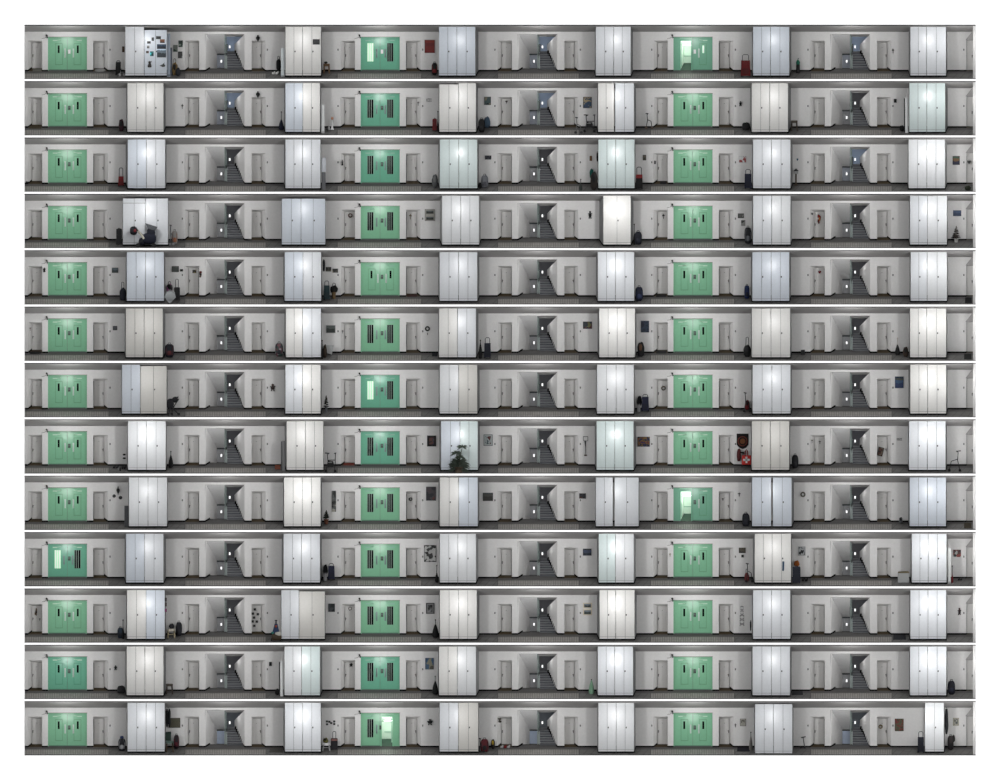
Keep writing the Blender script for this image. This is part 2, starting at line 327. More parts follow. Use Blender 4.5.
# ---------------------------------------------------------------- the green double doors
TYPES = [('P', 'Wl', 'Ol'), ('P', 'W', 'P'), ('P', 'W', 'P'), ('P', 'W', 'P'), ('P', 'P', 'P'), ('P', 'W', 'P'), ('P', 'Wl', 'P'), ('P', 'W', 'P'),
         ('P', 'W', 'Ol'), ('Wl', 'W', 'P'), ('P', 'W', 'P'), ('P', 'W', 'P'), ('P', 'Or', 'P')]
PAINT = ['ata', 'ata', 'ata', 'aaa', 'aaa', 'aaa', 'ata', 'ata', 'aaa', 'taa', 'aaa', 'tta', 'aaa']
PAINT[0] = 'atd'; PAINT[8] = 'aad'
gp = {}
def gm(key, f, mats):
    if key not in gp: gp[key] = f().mesh(key[0], mats)
    return gp[key]
for k in range(ROWS):
    for j, off in enumerate(OFF):
        ty = TYPES[k][j]; g = GREEN[PAINT[k][j]]; gn = PAINT[k][j]
        desc = {'P': 'closed green double doors with two narrow slit windows', 'W': 'closed green double doors with two wide black glazed panels', 'Wl': 'green double doors, one glazed panel lit bright',
                'Ol': 'green double doors, the lit passage open behind one leaf', 'Or': 'green double doors, the lit passage open behind one leaf'}[ty]
        r = thing('double_door', '%s, %s set, %s' % (desc, SIDE[j], ST(k)), 'double door', W(47.75+off, 45.5, D_BACK, k), 'green double doors of the corridors', 'thing'); r.scale = (.977, 1, .977)
        link('door_frame', gm(('door_frame', gn), lambda: MB().box(0, 39.9, 2, 4, 33.2, 34.0).box(0, 1.2, 2, 4, 0, 33.2).box(38.7, 39.9, 2, 4, 0, 33.2), g), r)
        MB().box(-.3, 40.4, -.1, 2.2, 34.0, 34.5).build('door_header', M((120, 118, 112), .6), r)  # thin dark strip, the lintel's shadow line put into its colour
        for side in (0, 1):
            kind = ty[0] if ty[0] in 'PW' else 'P'
            if ty[0] == 'O' and (side == 0) == (ty[1] == 'l'): kind = 'X'
            elif ty == 'Or': kind = 'W'
            x0 = 1.3 if side == 0 else 20.1; x1 = x0+18.5
            mx = (lambda x: x) if side == 0 else (lambda x: 39.9-x)
            sh = 0
            def rng(a, c): return (mx(a), mx(c)) if side == 0 else (mx(c)+sh, mx(a)+sh)
            if kind == 'X':
                # folded-back leaf standing at the hinge side, opening shows the lit passage
                f = MB(); a, c = rng(1.3, 7.5); f.box(a, c, 2.4, 3.6, .3, 33); a, c = rng(18.2, 19.8); f.box(a, c, 2.4, 5, .3, 33); a, c = rng(7.5, 18.2); f.box(a, c, 2.4, 3.6, 30.2, 33)
                lf = f.build('door_leaf', g, r)
                m = MB(); a, c = rng(7.9, 8.6); m.box(a, c, 1.6, 2.4, 4, 29); m.build('open_leaf_edge', M((150, 205, 178), .3), lf)
                continue
            f = MB()
            if kind == 'P':
                sh = 1.9
                a, c = rng(10.2, 12.1)      # slit
                f.box(x0, a, 2.6, 3.8, .3, 33).box(c, x1, 2.6, 3.8, .3, 33).box(a, c, 2.6, 3.8, .3, 17.8).box(a, c, 2.6, 3.8, 25.6, 33)
                lf = f.build('door_leaf', g, r)
                a, c = rng(7.7, 15.2)
                m = MB(); 
                m.box(a, a+.4, 2.1, 2.6, 6, 27.6).box(c-.4, c, 2.1, 2.6, 6, 27.6).box(a, c, 2.1, 2.6, 27.2, 27.7).box(a, c, 2.0, 2.6, 5.7, 6.2)
                m.build('vision_panel_frame', M((96, 158, 122), .4) if gn != 't' else M((70, 146, 120), .4), lf)
                a, c = rng(10.2, 12.1); lit = (k == 0 and j == 2)
                MB().box(a, c, 3.2, 3.6, 17.8, 25.6).build('slit_window', GLASSLIT if lit else PITCH, lf)
                sh = 4; h0 = rng(17.0, 18.5); sh = 0
            else:
                sh = .5
                a, c = rng(6.8, 13.3)
                f.box(x0, a, 2.6, 3.8, .3, 33).box(c, x1, 2.6, 3.8, .3, 33).box(a, c, 2.6, 3.8, .3, 9.2).box(a, c, 2.6, 3.8, 27.9, 33)
                lf = f.build('door_leaf', g, r)
                lit = ty == 'Wl' and side == 0
                MB().box(a, c, 3.2, 3.6, 9.2, 27.9).build('glazed_panel', GLASSLIT if lit else PITCH, lf)
                m = MB()
                for q in (.31, .64): m.box(a+(c-a)*q-.28, a+(c-a)*q+.28, 2.4, 3.2, 9.2, 27.9)
                m.box(a, a+.3, 2.3, 3.2, 9.2, 27.9).box(c-.3, c, 2.3, 3.2, 9.2, 27.9)
                m.build('glazing_bar', M((150, 172, 162), .4) if not lit else M((190, 225, 200), .4), lf)  # bars on the lit panel are paler, its glow put into their colour
                sh = 2; h0 = rng(15.7, 17.4); sh = 0
            m = MB(); m.box(h0[0], h0[1], 1.9, 2.6, 13.2, 22.4).tube([((h0[0]+h0[1])/2, 2.2, 13.4), ((h0[0]+h0[1])/2, 1.0, 14), ((h0[0]+h0[1])/2, 1.0, 21.5), ((h0[0]+h0[1])/2, 2.2, 22)], .4)
            m.build('push_handle', M((205, 222, 214), .3, .6) if kind == 'P' else M((128, 150, 146), .3, .6, .5), lf)
            a, c = rng(5, 9.6); m = MB(); m.box(a, c, 1.2, 2.6, 30.2, 31.3); q = rng(9.6, 13); m.tube([(mx(9), 1.4, 30.9), (mx(13.4), 1.6, 31.5)], .28)
            m.build('door_closer', M((186, 218, 198), .35) if j != 1 else M((140, 186, 168), .35), lf)
            MB().box(x0, x1, 2.2, 2.6, .3, 1.1).build('kick_strip', M((96, 140, 118), .4), lf)
        if ty != 'Or':
            n = MB().box(20.7, 23.2, 1.9, 2.4, 17.2, 21.4)
            if k == 0: n.build('paper_notice', WHITE, r)
            else: n.box(20.9, 22.8, 1.8, 1.9, 18.8, 20.9, 1).box(21.2, 22.5, 1.75, 1.9, 17.5, 18.2, 1).build('notice_plate', [M((52, 66, 60)), M((96, 112, 104))], r)
        else: MB().box(19.2, 21.2, 1.9, 2.4, 17.2, 21.4).build('notice_plate', M((60, 74, 68)), r)
        # the passage behind an open leaf
        if ty[0] == 'O':
            x0 = 47.3+off+(7.5 if ty[1] == 'l' else 21.5); 
            p = MB(); 
            p.box(0, 11, 26, 27, 0, 33, 0)                                             # far wall
            if ty[1] == 'l': p.prism_xy([(-.6, 4), (-.6, 26), (3.6, 26)], 0, 33, 0)
            else: p.prism_xy([(11.6, 4), (11.6, 26), (9.5, 26)], 0, 33, 0)
            p.box(-.8, -.3, 4, 27, 0, 33, 0).box(11.2, 11.8, 4, 27, 0, 33, 0)
            p.prism_yz([(4, -.2), (26, -.2), (26, 8)], -.6, 11.6, 1)                   # floor of the passage
            p.prism_yz([(4, 33.5), (26, 33.5), (26, 25)], -.6, 11.6, 0)
            p.box(2.8, 10.8, 25, 26, 14.5, 15.3, 2)
            tag(p.build('wall_passage', [M((226, 240, 228), .6), M((58, 84, 72), .5), M((150, 190, 170), .4)], None, W(x0, 46, D_BACK, k)), 'pale green lit passage behind the open green door, %s' % ST(k), 'passage', None, 'structure')
            t = MB().box(-4, 4, -.6, .6, -.3, .3).build('tube_light', M((255, 255, 255), .3, .5, 0, 3.0), None, W(x0+6.5, 20, D_BACK+16, k))
            tag(t, 'bright ceiling tube inside the open green passage, %s' % ST(k), 'tube light')
            ld = bpy.data.lights.new('passage_lamp', 'POINT'); ld.energy = 5; ld.shadow_soft_size = .1; ld.color = (.93, 1, .94)
            lo = bpy.data.objects.new('passage_lamp', ld); C.objects.link(lo); lo.location = W(x0+6, 23, D_BACK+12, k)

# ---------------------------------------------------------------- stairwells
def stair_parts():
    p = {}
    B = D_BACK
    f = MB(); n = 7; w0 = 22.6; vb, vt = 43.5, 26.3
    for i in range(n):
        va = vb-(vb-vt)*i/n; vc = vb-(vb-vt)*(i+1)/n; vm = va-(va-vc)*.42
        y0 = B+7+i*4.6; y1 = y0+4.6; xr = 39.5-9.5*i/n; xr2 = 39.5-9.5*(i+1)/n
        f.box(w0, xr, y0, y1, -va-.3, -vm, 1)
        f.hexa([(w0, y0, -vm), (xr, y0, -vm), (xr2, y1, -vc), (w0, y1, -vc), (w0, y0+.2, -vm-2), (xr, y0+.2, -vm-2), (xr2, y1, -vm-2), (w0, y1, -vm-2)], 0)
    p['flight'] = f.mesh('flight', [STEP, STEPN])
    z = MB()                     # stepped black skirting against the wall
    for i in range(n):
        va = vb-(vb-vt)*i/n; vc = vb-(vb-vt)*(i+1)/n; y0 = B+7+i*4.6; xr = 39.5-9.5*i/n; xr2 = 39.5-9.5*(i+1)/n
        z.box(xr-1.2, xr+.5, y0-.4, y0+4.4, -va-.4, -vc+.9)
    z.hexa([(40, B-.5, -46.4), (38.6, B+7, -44.2), (38.6, B+7, -42.4), (40, B-.5, -45), (41, B-.5, -46.4), (39.6, B+7, -44.2), (39.6, B+7, -42.4), (41, B-.5, -45)])
    z.hexa([(.6, B-.6, -46.6), (5.6, B+12.5, -43.6), (5.6, B+12.5, -42.2), (.6, B-.6, -44.9), (-.1, B-.2, -46.6), (4.8, B+13, -43.6), (4.8, B+13, -42.2), (-.1, B-.2, -44.9)])
    p['stepped_skirting'] = z.mesh('stepped_skirting', SKIRT)
    u = MB(); u.hexa([(2.2, B+1, -9.4), (20, B+1, -9.4), (20, B+38, -28.8), (12.4, B+38, -28.8), (2.2, B+4, -9.2), (20, B+4, -9.2), (20, B+41, -27), (12.4, B+41, -27)])
    p['flight_underside'] = u.mesh('flight_underside', UNDER)
    p['landing_edge'] = MB().box(12, 20.3, B+37, B+40, -30, -28.7).box(12.3, 20.4, B+36, B+37.5, -43.6, -43.0).mesh('landing_edge', M((62, 64, 68)))
    r = MB(); r.box(20.1, 20.9, B+3, B+5, -30, -9.6).box(21.3, 22.0, B+9, B+11, -28, -9.6).tube([(22.3, B+8, -20), (22.3, B+34, -20.5)], .4)
    p['stair_rail_post'] = r.mesh('stair_rail_post', RAIL)
    r = MB(); r.box(20.0, 20.8, B+5, B+6, -43.8, -29.5).box(22.0, 22.8, B+5, B+6, -43.8, -30).box(20, 22.8, B+5.2, B+5.8, -32.5, -31.2).box(20.8, 22, B+5.4, B+5.6, -43, -33)
    p['balustrade'] = r.mesh('balustrade', M((140, 150, 148), .5))
    p['dark_post'] = MB().box(22.2, 23.2, B+30, B+31, -27.5, -19).box(20.9, 22.2, B+12, B+13, -28.5, -19.5).mesh('upper_post', M((70, 78, 80), .5))
    return p
SP = stair_parts()
def landing(mat_top, mat_low):
    B = D_BACK; w = MB()
    w.hexa([(1, B+.5, -45.3), (12.6, B+38, -43.2), (12.6, B+38, -28.6), (2, B+.5, -9.4), (0, B+.5, -45.3), (11.6, B+38, -43.2), (11.6, B+38, -27), (1, B+.5, -9.2)], 0)   # left side wall
    poly = [(40.1, B+.5, -45.4)]
    w.hexa([(40.1, B+.5, -46), (29.9, B+42, -27.5), (29.9, B+42, -19.5), (40.1, B+.5, -9.3), (41.2, B+.5, -46), (31, B+42, -27.5), (31, B+42, -18.5), (41.2, B+.5, -8.3)], 0)
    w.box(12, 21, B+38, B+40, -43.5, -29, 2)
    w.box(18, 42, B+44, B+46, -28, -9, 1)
    w.prism_yz([(B, -9.2), (B+44, -9.2), (B+44, -11.6), (B+8, -11)], 0.2, 40, 3)
    return w.mesh('wall_landing', [WALL, mat_top, mat_low, CEIL])
landG = landing(LANDGREY, M((176, 177, 180))); landB = landing(LANDBLUE, M((178, 184, 196))); landL = landing(M((110, 116, 122), .7, .2), M((196, 210, 232)))
win = MB().box(-1, 1, -.3, 0, -1.8, 1.8).mesh('window', WINLIT)
winf = MB().box(-1.3, -1, -.5, 0, -2.1, 2.1).box(1, 1.3, -.5, 0, -2.1, 2.1).box(-1.3, 1.3, -.5, 0, 1.8, 2.1).box(-1.3, 1.3, -.5, 0, -2.1, -1.8).mesh('window_frame', M((110, 112, 116)))
for k in range(ROWS):
    for off in OFF:
        ld = bpy.data.lights.new('stairwell_lamp', 'POINT'); ld.energy = 3.5; ld.shadow_soft_size = .1  # added fill light to brighten the stairwell, no fixture there
        lo = bpy.data.objects.new('stairwell_lamp', ld); C.objects.link(lo); lo.location = W(204.4+off+27, 15, D_BACK+22, k)
nw = 0
BLUE = {(0, 0), (1, 0), (0, 1), (0, 2), (2, 2), (1, 1)}
for k in range(ROWS):
    for j, off in enumerate(OFF):
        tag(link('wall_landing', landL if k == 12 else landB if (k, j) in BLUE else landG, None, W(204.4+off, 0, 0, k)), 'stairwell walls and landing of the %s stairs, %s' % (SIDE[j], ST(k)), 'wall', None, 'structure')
        r = thing('staircase', 'dark grey stairs behind the %s opening, %s' % (SIDE[j], ST(k)), 'stairs', W(204.4+off, 43.5, D_BACK, k), 'staircases off the corridors')
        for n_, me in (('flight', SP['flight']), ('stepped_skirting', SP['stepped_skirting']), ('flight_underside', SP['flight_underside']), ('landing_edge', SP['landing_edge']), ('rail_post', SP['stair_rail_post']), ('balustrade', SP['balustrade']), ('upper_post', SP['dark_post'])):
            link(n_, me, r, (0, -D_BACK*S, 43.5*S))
        for (x, v, d, nm) in ((25.2, 21.8, D_BACK+43.8, 'upper'), (16.8, 36.2, D_BACK+37.8, 'lower')):
            if nm == 'lower' and k == 12: continue
            nw += 1
            o = link('window_%d' % nw, win, None, W(204.4+off+x, v, d, k)); o.scale = (.78 if nm == 'lower' else .72, 1, .74)
            tag(o, 'tiny bright %s landing window of the %s stairs, %s' % (nm, SIDE[j], ST(k)), 'window', None, 'structure')
            link('window_frame', winf, o)

# ---------------------------------------------------------------- storage cabinets
# per storey: list of (x0, x1, v_top, paint, flare_left, flare_right)
def two(x0, xm, x1, p1, p2, fl=1.2, fr=1.6, v1=1.8, v2=1.8, gap=.25): return [(x0, xm-gap/2, v1, p1, fl, 0), (xm+gap/2, x1, v2, p2, 0, fr)]
CABS = [
 two(125.3,144.2,166.9,'c','b',0,0,1.8,5)+two(285.4,302.6,321,'w','w',.3,1)+two(438.9,456.8,475.4,'b','b',0,3)+two(595.8,613.7,630.7,'c','c',1,2.2)+two(753,770.4,789.3,'b','b',1,2)+two(910.3,926.5,946,'c','c',1.6,1.2),
 two(127.4,146,163.5,'w','w',1.2,2)+two(285.4,302.8,320,'b','w',1.3,1)+two(439.3,458.5,476,'w','w',.6,2,3,1.8)+two(598,614.7,634,'w','c',1,2,1.8,1.8,1.0)+two(751.8,769.7,788,'w','w',1.5,3)+two(909.3,926.8,945.2,'g','g',.5,2.5),
 two(127.7,146.3,165.2,'b','c',2,1.2)+two(285.4,302.6,320.5,'c','c',1.4,.5)+two(439.8,458.7,477.3,'g','g',1.5,1.6)+two(598.3,615.7,634.6,'g','g',.5,.8)+two(753,771.4,790.5,'c','c',1,2)+two(908.6,926.8,945,'n','n',.9,2),
 two(122.9,145.6,168.1,'c','c',.3,.3,4.4,4.4)+two(281.8,301,325.3,'b','b',.3,.3,4.6,4.6)+two(442,460.6,479,'n','n',2,1.6)+[(603.3,630.7,1.8,'w',4,2.8)]+two(753,771.7,790.5,'c','n',1,1.5)+two(910,927.5,946.9,'c','n',1,.8),
 two(126.7,145.6,164,'b','b',1.2,1.2)+two(284.7,303,321.2,'b','c',1.3,.8)+two(439.6,458.5,477.3,'c','c',1.2,2)+two(597.8,615.5,634.3,'c','c',1.8,1)+two(752.3,771.2,789.3,'b','b',1.5,1.7)+two(910.6,927.2,946.9,'c','n',1,1),
 two(125.8,144.2,162.8,'k','k',1.2,2.5)+two(285.9,302.6,321,'w','c',1.5,.6)+two(439,457.5,476,'w','c',.8,2.4)+two(599.2,617.2,635,'w','w',1.6,1.4)+two(751.8,771,790.2,'w','w',1,1.2)+two(910,926.8,946.2,'w','w',.8,1),
 two(121.9,140.3,166.7,'b','k',.5,.8,1.8,3)+two(285.4,302.4,320.6,'c','w',.8,1)+two(439.8,458.6,477.3,'n','k',1.2,2.3)+two(597,616.1,633.8,'n','n',1,1)+two(752.5,771.9,790.5,'c','c',1,1.5)+two(910.3,927.7,946.2,'w','w',1.8,1.3),
 two(128,146.3,165.7,'n','n',1.2,1)+two(286.6,305.5,323.4,'w','w',2,.5)+two(441,460,477.8,'b','g',1.6,2)+two(596.6,614.7,633.6,'g','g',1.8,2.6)+two(751.8,770.4,789.3,'k','k',1,1)+two(909,927.3,945.6,'c','c',1,1.3),
 two(129,148,167,'n','n',.8,1)+two(284,302.4,320.5,'w','w',1,1.5)+two(439.8,458.7,477.8,'w','b',1.4,1.4)+two(595.8,613.7,638.7,'c','c',.6,.8,1.8,1.8,1.7)+two(752,772,791.7,'b','b',.6,2.2,1.8,1.8,1.7)+two(909.6,927.5,946,'b','b',1.3,.8),
 two(126,144.4,163.5,'b','c',1.5,2.4)+two(283.5,301.6,320,'c','c',1.8,1.8)+two(439.8,457.8,476,'n','n',.8,2.2)+two(598.7,615.5,633.8,'g','n',1.6,2)+two(754.7,772.1,791,'w','w',1.8,.8)+two(911.8,928.2,946.6,'c','c',1.2,1),
 two(127,146.1,164.7,'w','b',1,1.2)+two(281.3,299,324.9,'c','k',.5,.5,1.8,3)+two(439.8,458.5,476.8,'w','w',.6,2.6)+two(599.5,615.7,634.6,'w','w',2.5,2)+two(753,771.6,790.3,'c','c',1,1.8)+two(910.3,928,946.2,'c','c',1,1),
 two(126.7,144.9,163.5,'w','w',1.4,2.3)+two(284.4,301.6,320,'n','g',.6,2.2)+two(439,457.3,476,'w','n',1,2.8)+two(597.8,614.7,633.1,'c','c',1.2,2.5)+two(752.5,771.4,790,'c','c',1.2,1.6)+two(910,927.7,946.4,'c','c',1,.8),
 two(127.5,146.1,164.7,'c','c',.8,1)+two(284.9,302.6,320.8,'c','c',1.6,.6)+two(439.6,458.3,478.3,'c','k',.6,.6,1.8,1.8)+two(598.3,616.2,634,'n','n',1,1.5)+two(755,773.5,792.4,'c','c',.8,1,3,3)+[(925,943.9,1.8,'n',.3,1)],
]
lock = MB().box(-.55, .55, -.35, 0, -.8, .8).disc(0, .1, .4, -.8, -.3, 1).mesh('lock', [M((88, 88, 90), .3, .5, .5), M((40, 40, 42))])
def cabinet(x0, x1, vt, paint, fl, fr, k, idx):
    W_ = x1-x0; base = 52.4 if k == 12 and vt == 3 else 50.7; h = base-vt
    r = thing('storage_cabinet', '%s storage cabinet, %s cabinet from the left, %s' % ({'c': 'cool white', 'w': 'white', 'b': 'bluish white', 'g': 'mint white', 'k': 'dull beige white', 'n': 'bright white'}[paint], ORD[idx-1] , ST(k)),
              'cabinet', W(x0, base, 3, k), 'white storage cabinets along the corridors')
    mt = CAB[paint]
    b = MB()      # carcass widens a little towards the wall
    dz = 5.0
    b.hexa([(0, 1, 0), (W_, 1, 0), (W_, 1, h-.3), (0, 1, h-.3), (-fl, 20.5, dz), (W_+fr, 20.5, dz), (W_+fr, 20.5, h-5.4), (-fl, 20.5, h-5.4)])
    b.build('carcass', CARC if paint != 'n' else M((150, 151, 152), .6), r)  # white body greyed, shade of door gaps and sides in its colour
    b = MB(); b.hexa([(-.5*bool(fl), .7, -1.15), (W_+.5*bool(fr), .7, -1.15), (W_+.2*bool(fr), .7, .1), (-.2*bool(fl), .7, .1), (-fl-.5*bool(fl), 20.6, 4.0), (W_+fr+.5*bool(fr), 20.6, 4.0), (W_+fr+.4*bool(fr), 20.6, 5.6), (-fl-.4*bool(fl), 20.6, 5.6)])
    b.build('plinth', SKIRT, r)  # black wedge at the foot, the cabinet's base shadow made as a shape
    xm = W_/2
    for s, (a, c) in enumerate(((.12, xm-.14), (xm+.14, W_-.12))):
        d = MB().box(a, c, 0, 1, 2.3, h-.15).box(a, c, .15, 1, .15, 2.05)
        d.box(a, a+.28, -.2, 0, 2.3, h-.15).box(c-.28, c, -.2, 0, 2.3, h-.15)
        do = d.build('door', mt, r)
        if s == 1: link('lock', lock, do, ((a+.9)*S, 0, 24.1*S))
    if k == 3 and vt == 4.4 and idx == 1: MB().box(.2, W_-.2, -.35, 0, h-5, h-4.6).build('rail', CARC, r)
    return r
for k in range(ROWS):
    for i, cfg in enumerate(CABS[k]): cabinet(*cfg, k, i+1)

# ---------------------------------------------------------------- belongings standing, leaning and hanging along the corridors
_M0 = M; _art0 = art
def dye(c):      # cloth and plastics of the belongings are a deeper tone than the room's paints
    m_ = max(c); q = .74 if m_ < 170 else .74+.26*min(1, (m_-170)/50)
    return tuple(int(v*q) for v in c)
def M(rgb, *a, **kw): return _M0(dye(rgb), *a, **kw)
def art(cols, *a, **kw): return _art0([dye(c) for c in cols], *a, **kw)
NAVY = (34, 40, 66); BLK = (14, 14, 16); RED = (150, 26, 30); GREY = (120, 122, 126); BRN = (92, 70, 52)
def place(k, x0, x1, v0, v1, dd=0):
    d = dfloor(v1)
    return W((x0+x1)/2, v1+.15, min(D_BACK-3.2, d+dd), k), x1-x0, v1-v0
def L(t, k): return '%s, %s' % (t, ST(k))
def backpack(k, x0, x1, v0, v1, c1, c2, label, kind='backpack', pat=None):
    loc, w, h = place(k, x0, x1, v0, v1); r = thing(kind, L(label, k), 'backpack' if kind == 'backpack' else 'bag', loc)
    a = w/2
    b = MB().blob(0, 0, h*.45, a, 2.4, h*.45, .62, 14, 10, 0, .05, int(x0)); b.build('bag_body', pat or M(c1, .7), r)
    MB().blob(0, -2.0, h*.3, a*.5, 1.0, h*.15, .6).build('front_pocket', M(c2, .7), r)
    MB().tube([(-a*.3, 0, h*.86), (-a*.25, 0, h*.97), (a*.25, 0, h*.97), (a*.3, 0, h*.86)], .3).build('carry_handle', M(BLK), r)
    for s_ in (-1, 1): MB().tube([(s_*a*.45, -1.6, h*.82), (s_*a*.8, -2.1, h*.5), (s_*a*.6, -1.9, h*.16)], .28).build('strap', M(c2, .7), r)
    return r
def suitcase(k, x0, x1, v0, v1, c1, label, hh=0, pat=None, trim=BLK):
    loc, w, h = place(k, x0, x1, v0, v1); a = w/2; r = thing('suitcase', L(label, k), 'suitcase', loc)
    bh = h-hh
    MB().rbox(-a, a, -1.7, 1.7, .8, bh, 1.0).build('shell', pat or M(c1, .5), r)
    MB().rbox(-a*.75, a*.75, -2.2, -1.7, 2, bh*.55, .6).rbox(-a*.75, a*.75, -2.2, -1.7, bh*.6, bh*.9, .5).build('front_pocket', M(tuple(int(q*.8) for q in c1), .6), r)
    if hh: MB().tube([(-a*.45, .8, bh-.5), (-a*.45, .8, h-.6), (-a*.2, .8, h), (a*.2, .8, h), (a*.45, .8, h-.6), (a*.45, .8, bh-.5)], .3).build('telescopic_handle', M(trim, .4), r)
    else: MB().tube([(-a*.4, 0, bh-.2), (0, 0, bh+.7), (a*.4, 0, bh-.2)], .3).build('carry_handle', M(trim, .4), r)
    for s_ in (-1, 1): MB().wheel(s_*(a-.5), 0, .8, .8, .6).build('wheel', BLACK, r)
    return r
def trolley(k, x0, x1, v0, v1, c1, label, hh=6, wheel=1.5, pat=None, frame=(90, 92, 96), lid=None):
    loc, w, h = place(k, x0, x1, v0, v1); a = w/2; r = thing('shopping_trolley', L(label, k), 'shopping trolley', loc); bh = h-hh
    MB().hexa([(-a*.95, -2, 1.4), (a*.95, -2, 1.4), (a*.82, -1.6, bh), (-a*.82, -1.6, bh), (-a*.95, 1.6, 1.4), (a*.95, 1.6, 1.4), (a*.82, 1.4, bh), (-a*.82, 1.4, bh)]).build('bag', pat or M(c1, .75), r)
    MB().hexa([(-a*.86, -2.2, bh*.78), (a*.86, -2.2, bh*.78), (a*.84, -1.9, bh+.3), (-a*.84, -1.9, bh+.3), (-a*.86, -1.9, bh*.78), (a*.86, -1.9, bh*.78), (a*.84, 1.6, bh+.5), (-a*.84, 1.6, bh+.5)]).build('flap', M(lid or c1, .7), r)
    MB().rbox(-a*.6, a*.6, -2.5, -2.0, bh*.2, bh*.55, .5).build('front_pocket', M(tuple(int(q*.8) for q in c1), .7), r)
    MB().tube([(-a*.6, 1.8, .6), (-a*.6, 1.8, h-1.2), (-a*.35, 1.8, h-.2), (a*.35, 1.8, h-.2), (a*.6, 1.8, h-1.2), (a*.6, 1.8, .6)], .35).build('frame', M(frame, .35, .5, .6), r)
    for s_ in (-1, 1): MB().wheel(s_*(a*.8), 1.4, wheel, wheel, .7).build('wheel', BLACK, r)
    MB().tube([(-a*.5, -1.7, 1.4), (-a*.5, -1.7, .1), (a*.5, -1.7, .1), (a*.5, -1.7, 1.4)], .25).build('foot', M(frame, .35), r)
    return r
def sack(k, x0, x1, v0, v1, c1, label, cat='bag', name='bag', c2=None, strap=0, pat=None, e=.8):
    loc, w, h = place(k, x0, x1, v0, v1); a = w/2; r = thing(name, L(label, k), cat, loc); bh = h-strap
    b = MB().blob(0, 0, bh*.45, a, 2.2, bh*.46, e, 12, 9, 0, .18, int(x0*3)); b.blob(a*.2, -.6, bh*.7, a*.5, 1.5, bh*.26, .9, 10, 7, 0, .2, int(x0)); b.build('bag_body', pat or M(c1, .8), r)
    if c2: MB().blob(-a*.1, -1.8, bh*.6, a*.55, .8, bh*.22, .8, 10, 7, 0, .15, 5).build('front_pocket', M(c2, .7), r)
    if strap: MB().tube([(-a*.4, 0, bh*.8), (-a*.3, 0, h-.4), (0, 0, h), (a*.35, 0, h-.6), (a*.4, 0, bh*.8)], .28).build('strap', M(BLK), r)
    return r
def pole_bag(k, x0, x1, v0, v1, c1, label, name='umbrella', cat='umbrella', pole=8, c2=None, pat=None):
    """a furled, pointed shape leaning by a cabinet, with a stick rising from it"""
    loc, w, h = place(k, x0, x1, v0, v1); a = w/2; bh = h-pole; r = thing(name, L(label, k), cat, loc)
    b = MB(); n = 10
    prof = [(a*.55, 0), (a*.95, bh*.12), (a, bh*.3), (a*.7, bh*.6), (a*.35, bh*.88), (.35, bh)]
    b.lathe(0, 0, [(q*(1 if i % 2 else .93), z) for i, (q, z) in enumerate(prof)], n); b.build('cloth', pat or M(c1, .8), r)
    MB().tube([(0, 0, bh-.5), (0, .2, h-1.2)], .3).build('stick', M(c2 or BLK, .5), r)
    MB().blob(0, .2, h-.8, .65, .65, .8, 1).build('knob', M(c2 or BLK, .5), r)
    return r
def picture(k, x0, x1, v0, v1, pat, label, frame=None, mount=None, name='framed_picture', cat='picture', fw=.5):
    loc = W((x0+x1)/2, (v0+v1)/2, D_BACK, k); a = (x1-x0)/2; h = (v1-v0)/2
    r = thing(name, L(label, k), cat, loc)
    if frame:
        MB().box(-a, a, -.8, 0, h-fw, h).box(-a, a, -.8, 0, -h, -h+fw).box(-a, -a+fw, -.8, 0, -h+fw, h-fw).box(a-fw, a, -.8, 0, -h+fw, h-fw).build('frame', M(frame, .4), r); q = fw
    else: q = 0
    if mount:
        MB().box(-a+q, a-q, -.4, 0, -h+q, h-q).build('mount', M(mount, .7), r); q += min(a, h)*.28
    MB().box(-a+q, a-q, -.5, -.05, -h+q, h-q).build('print', pat, r)
    return r
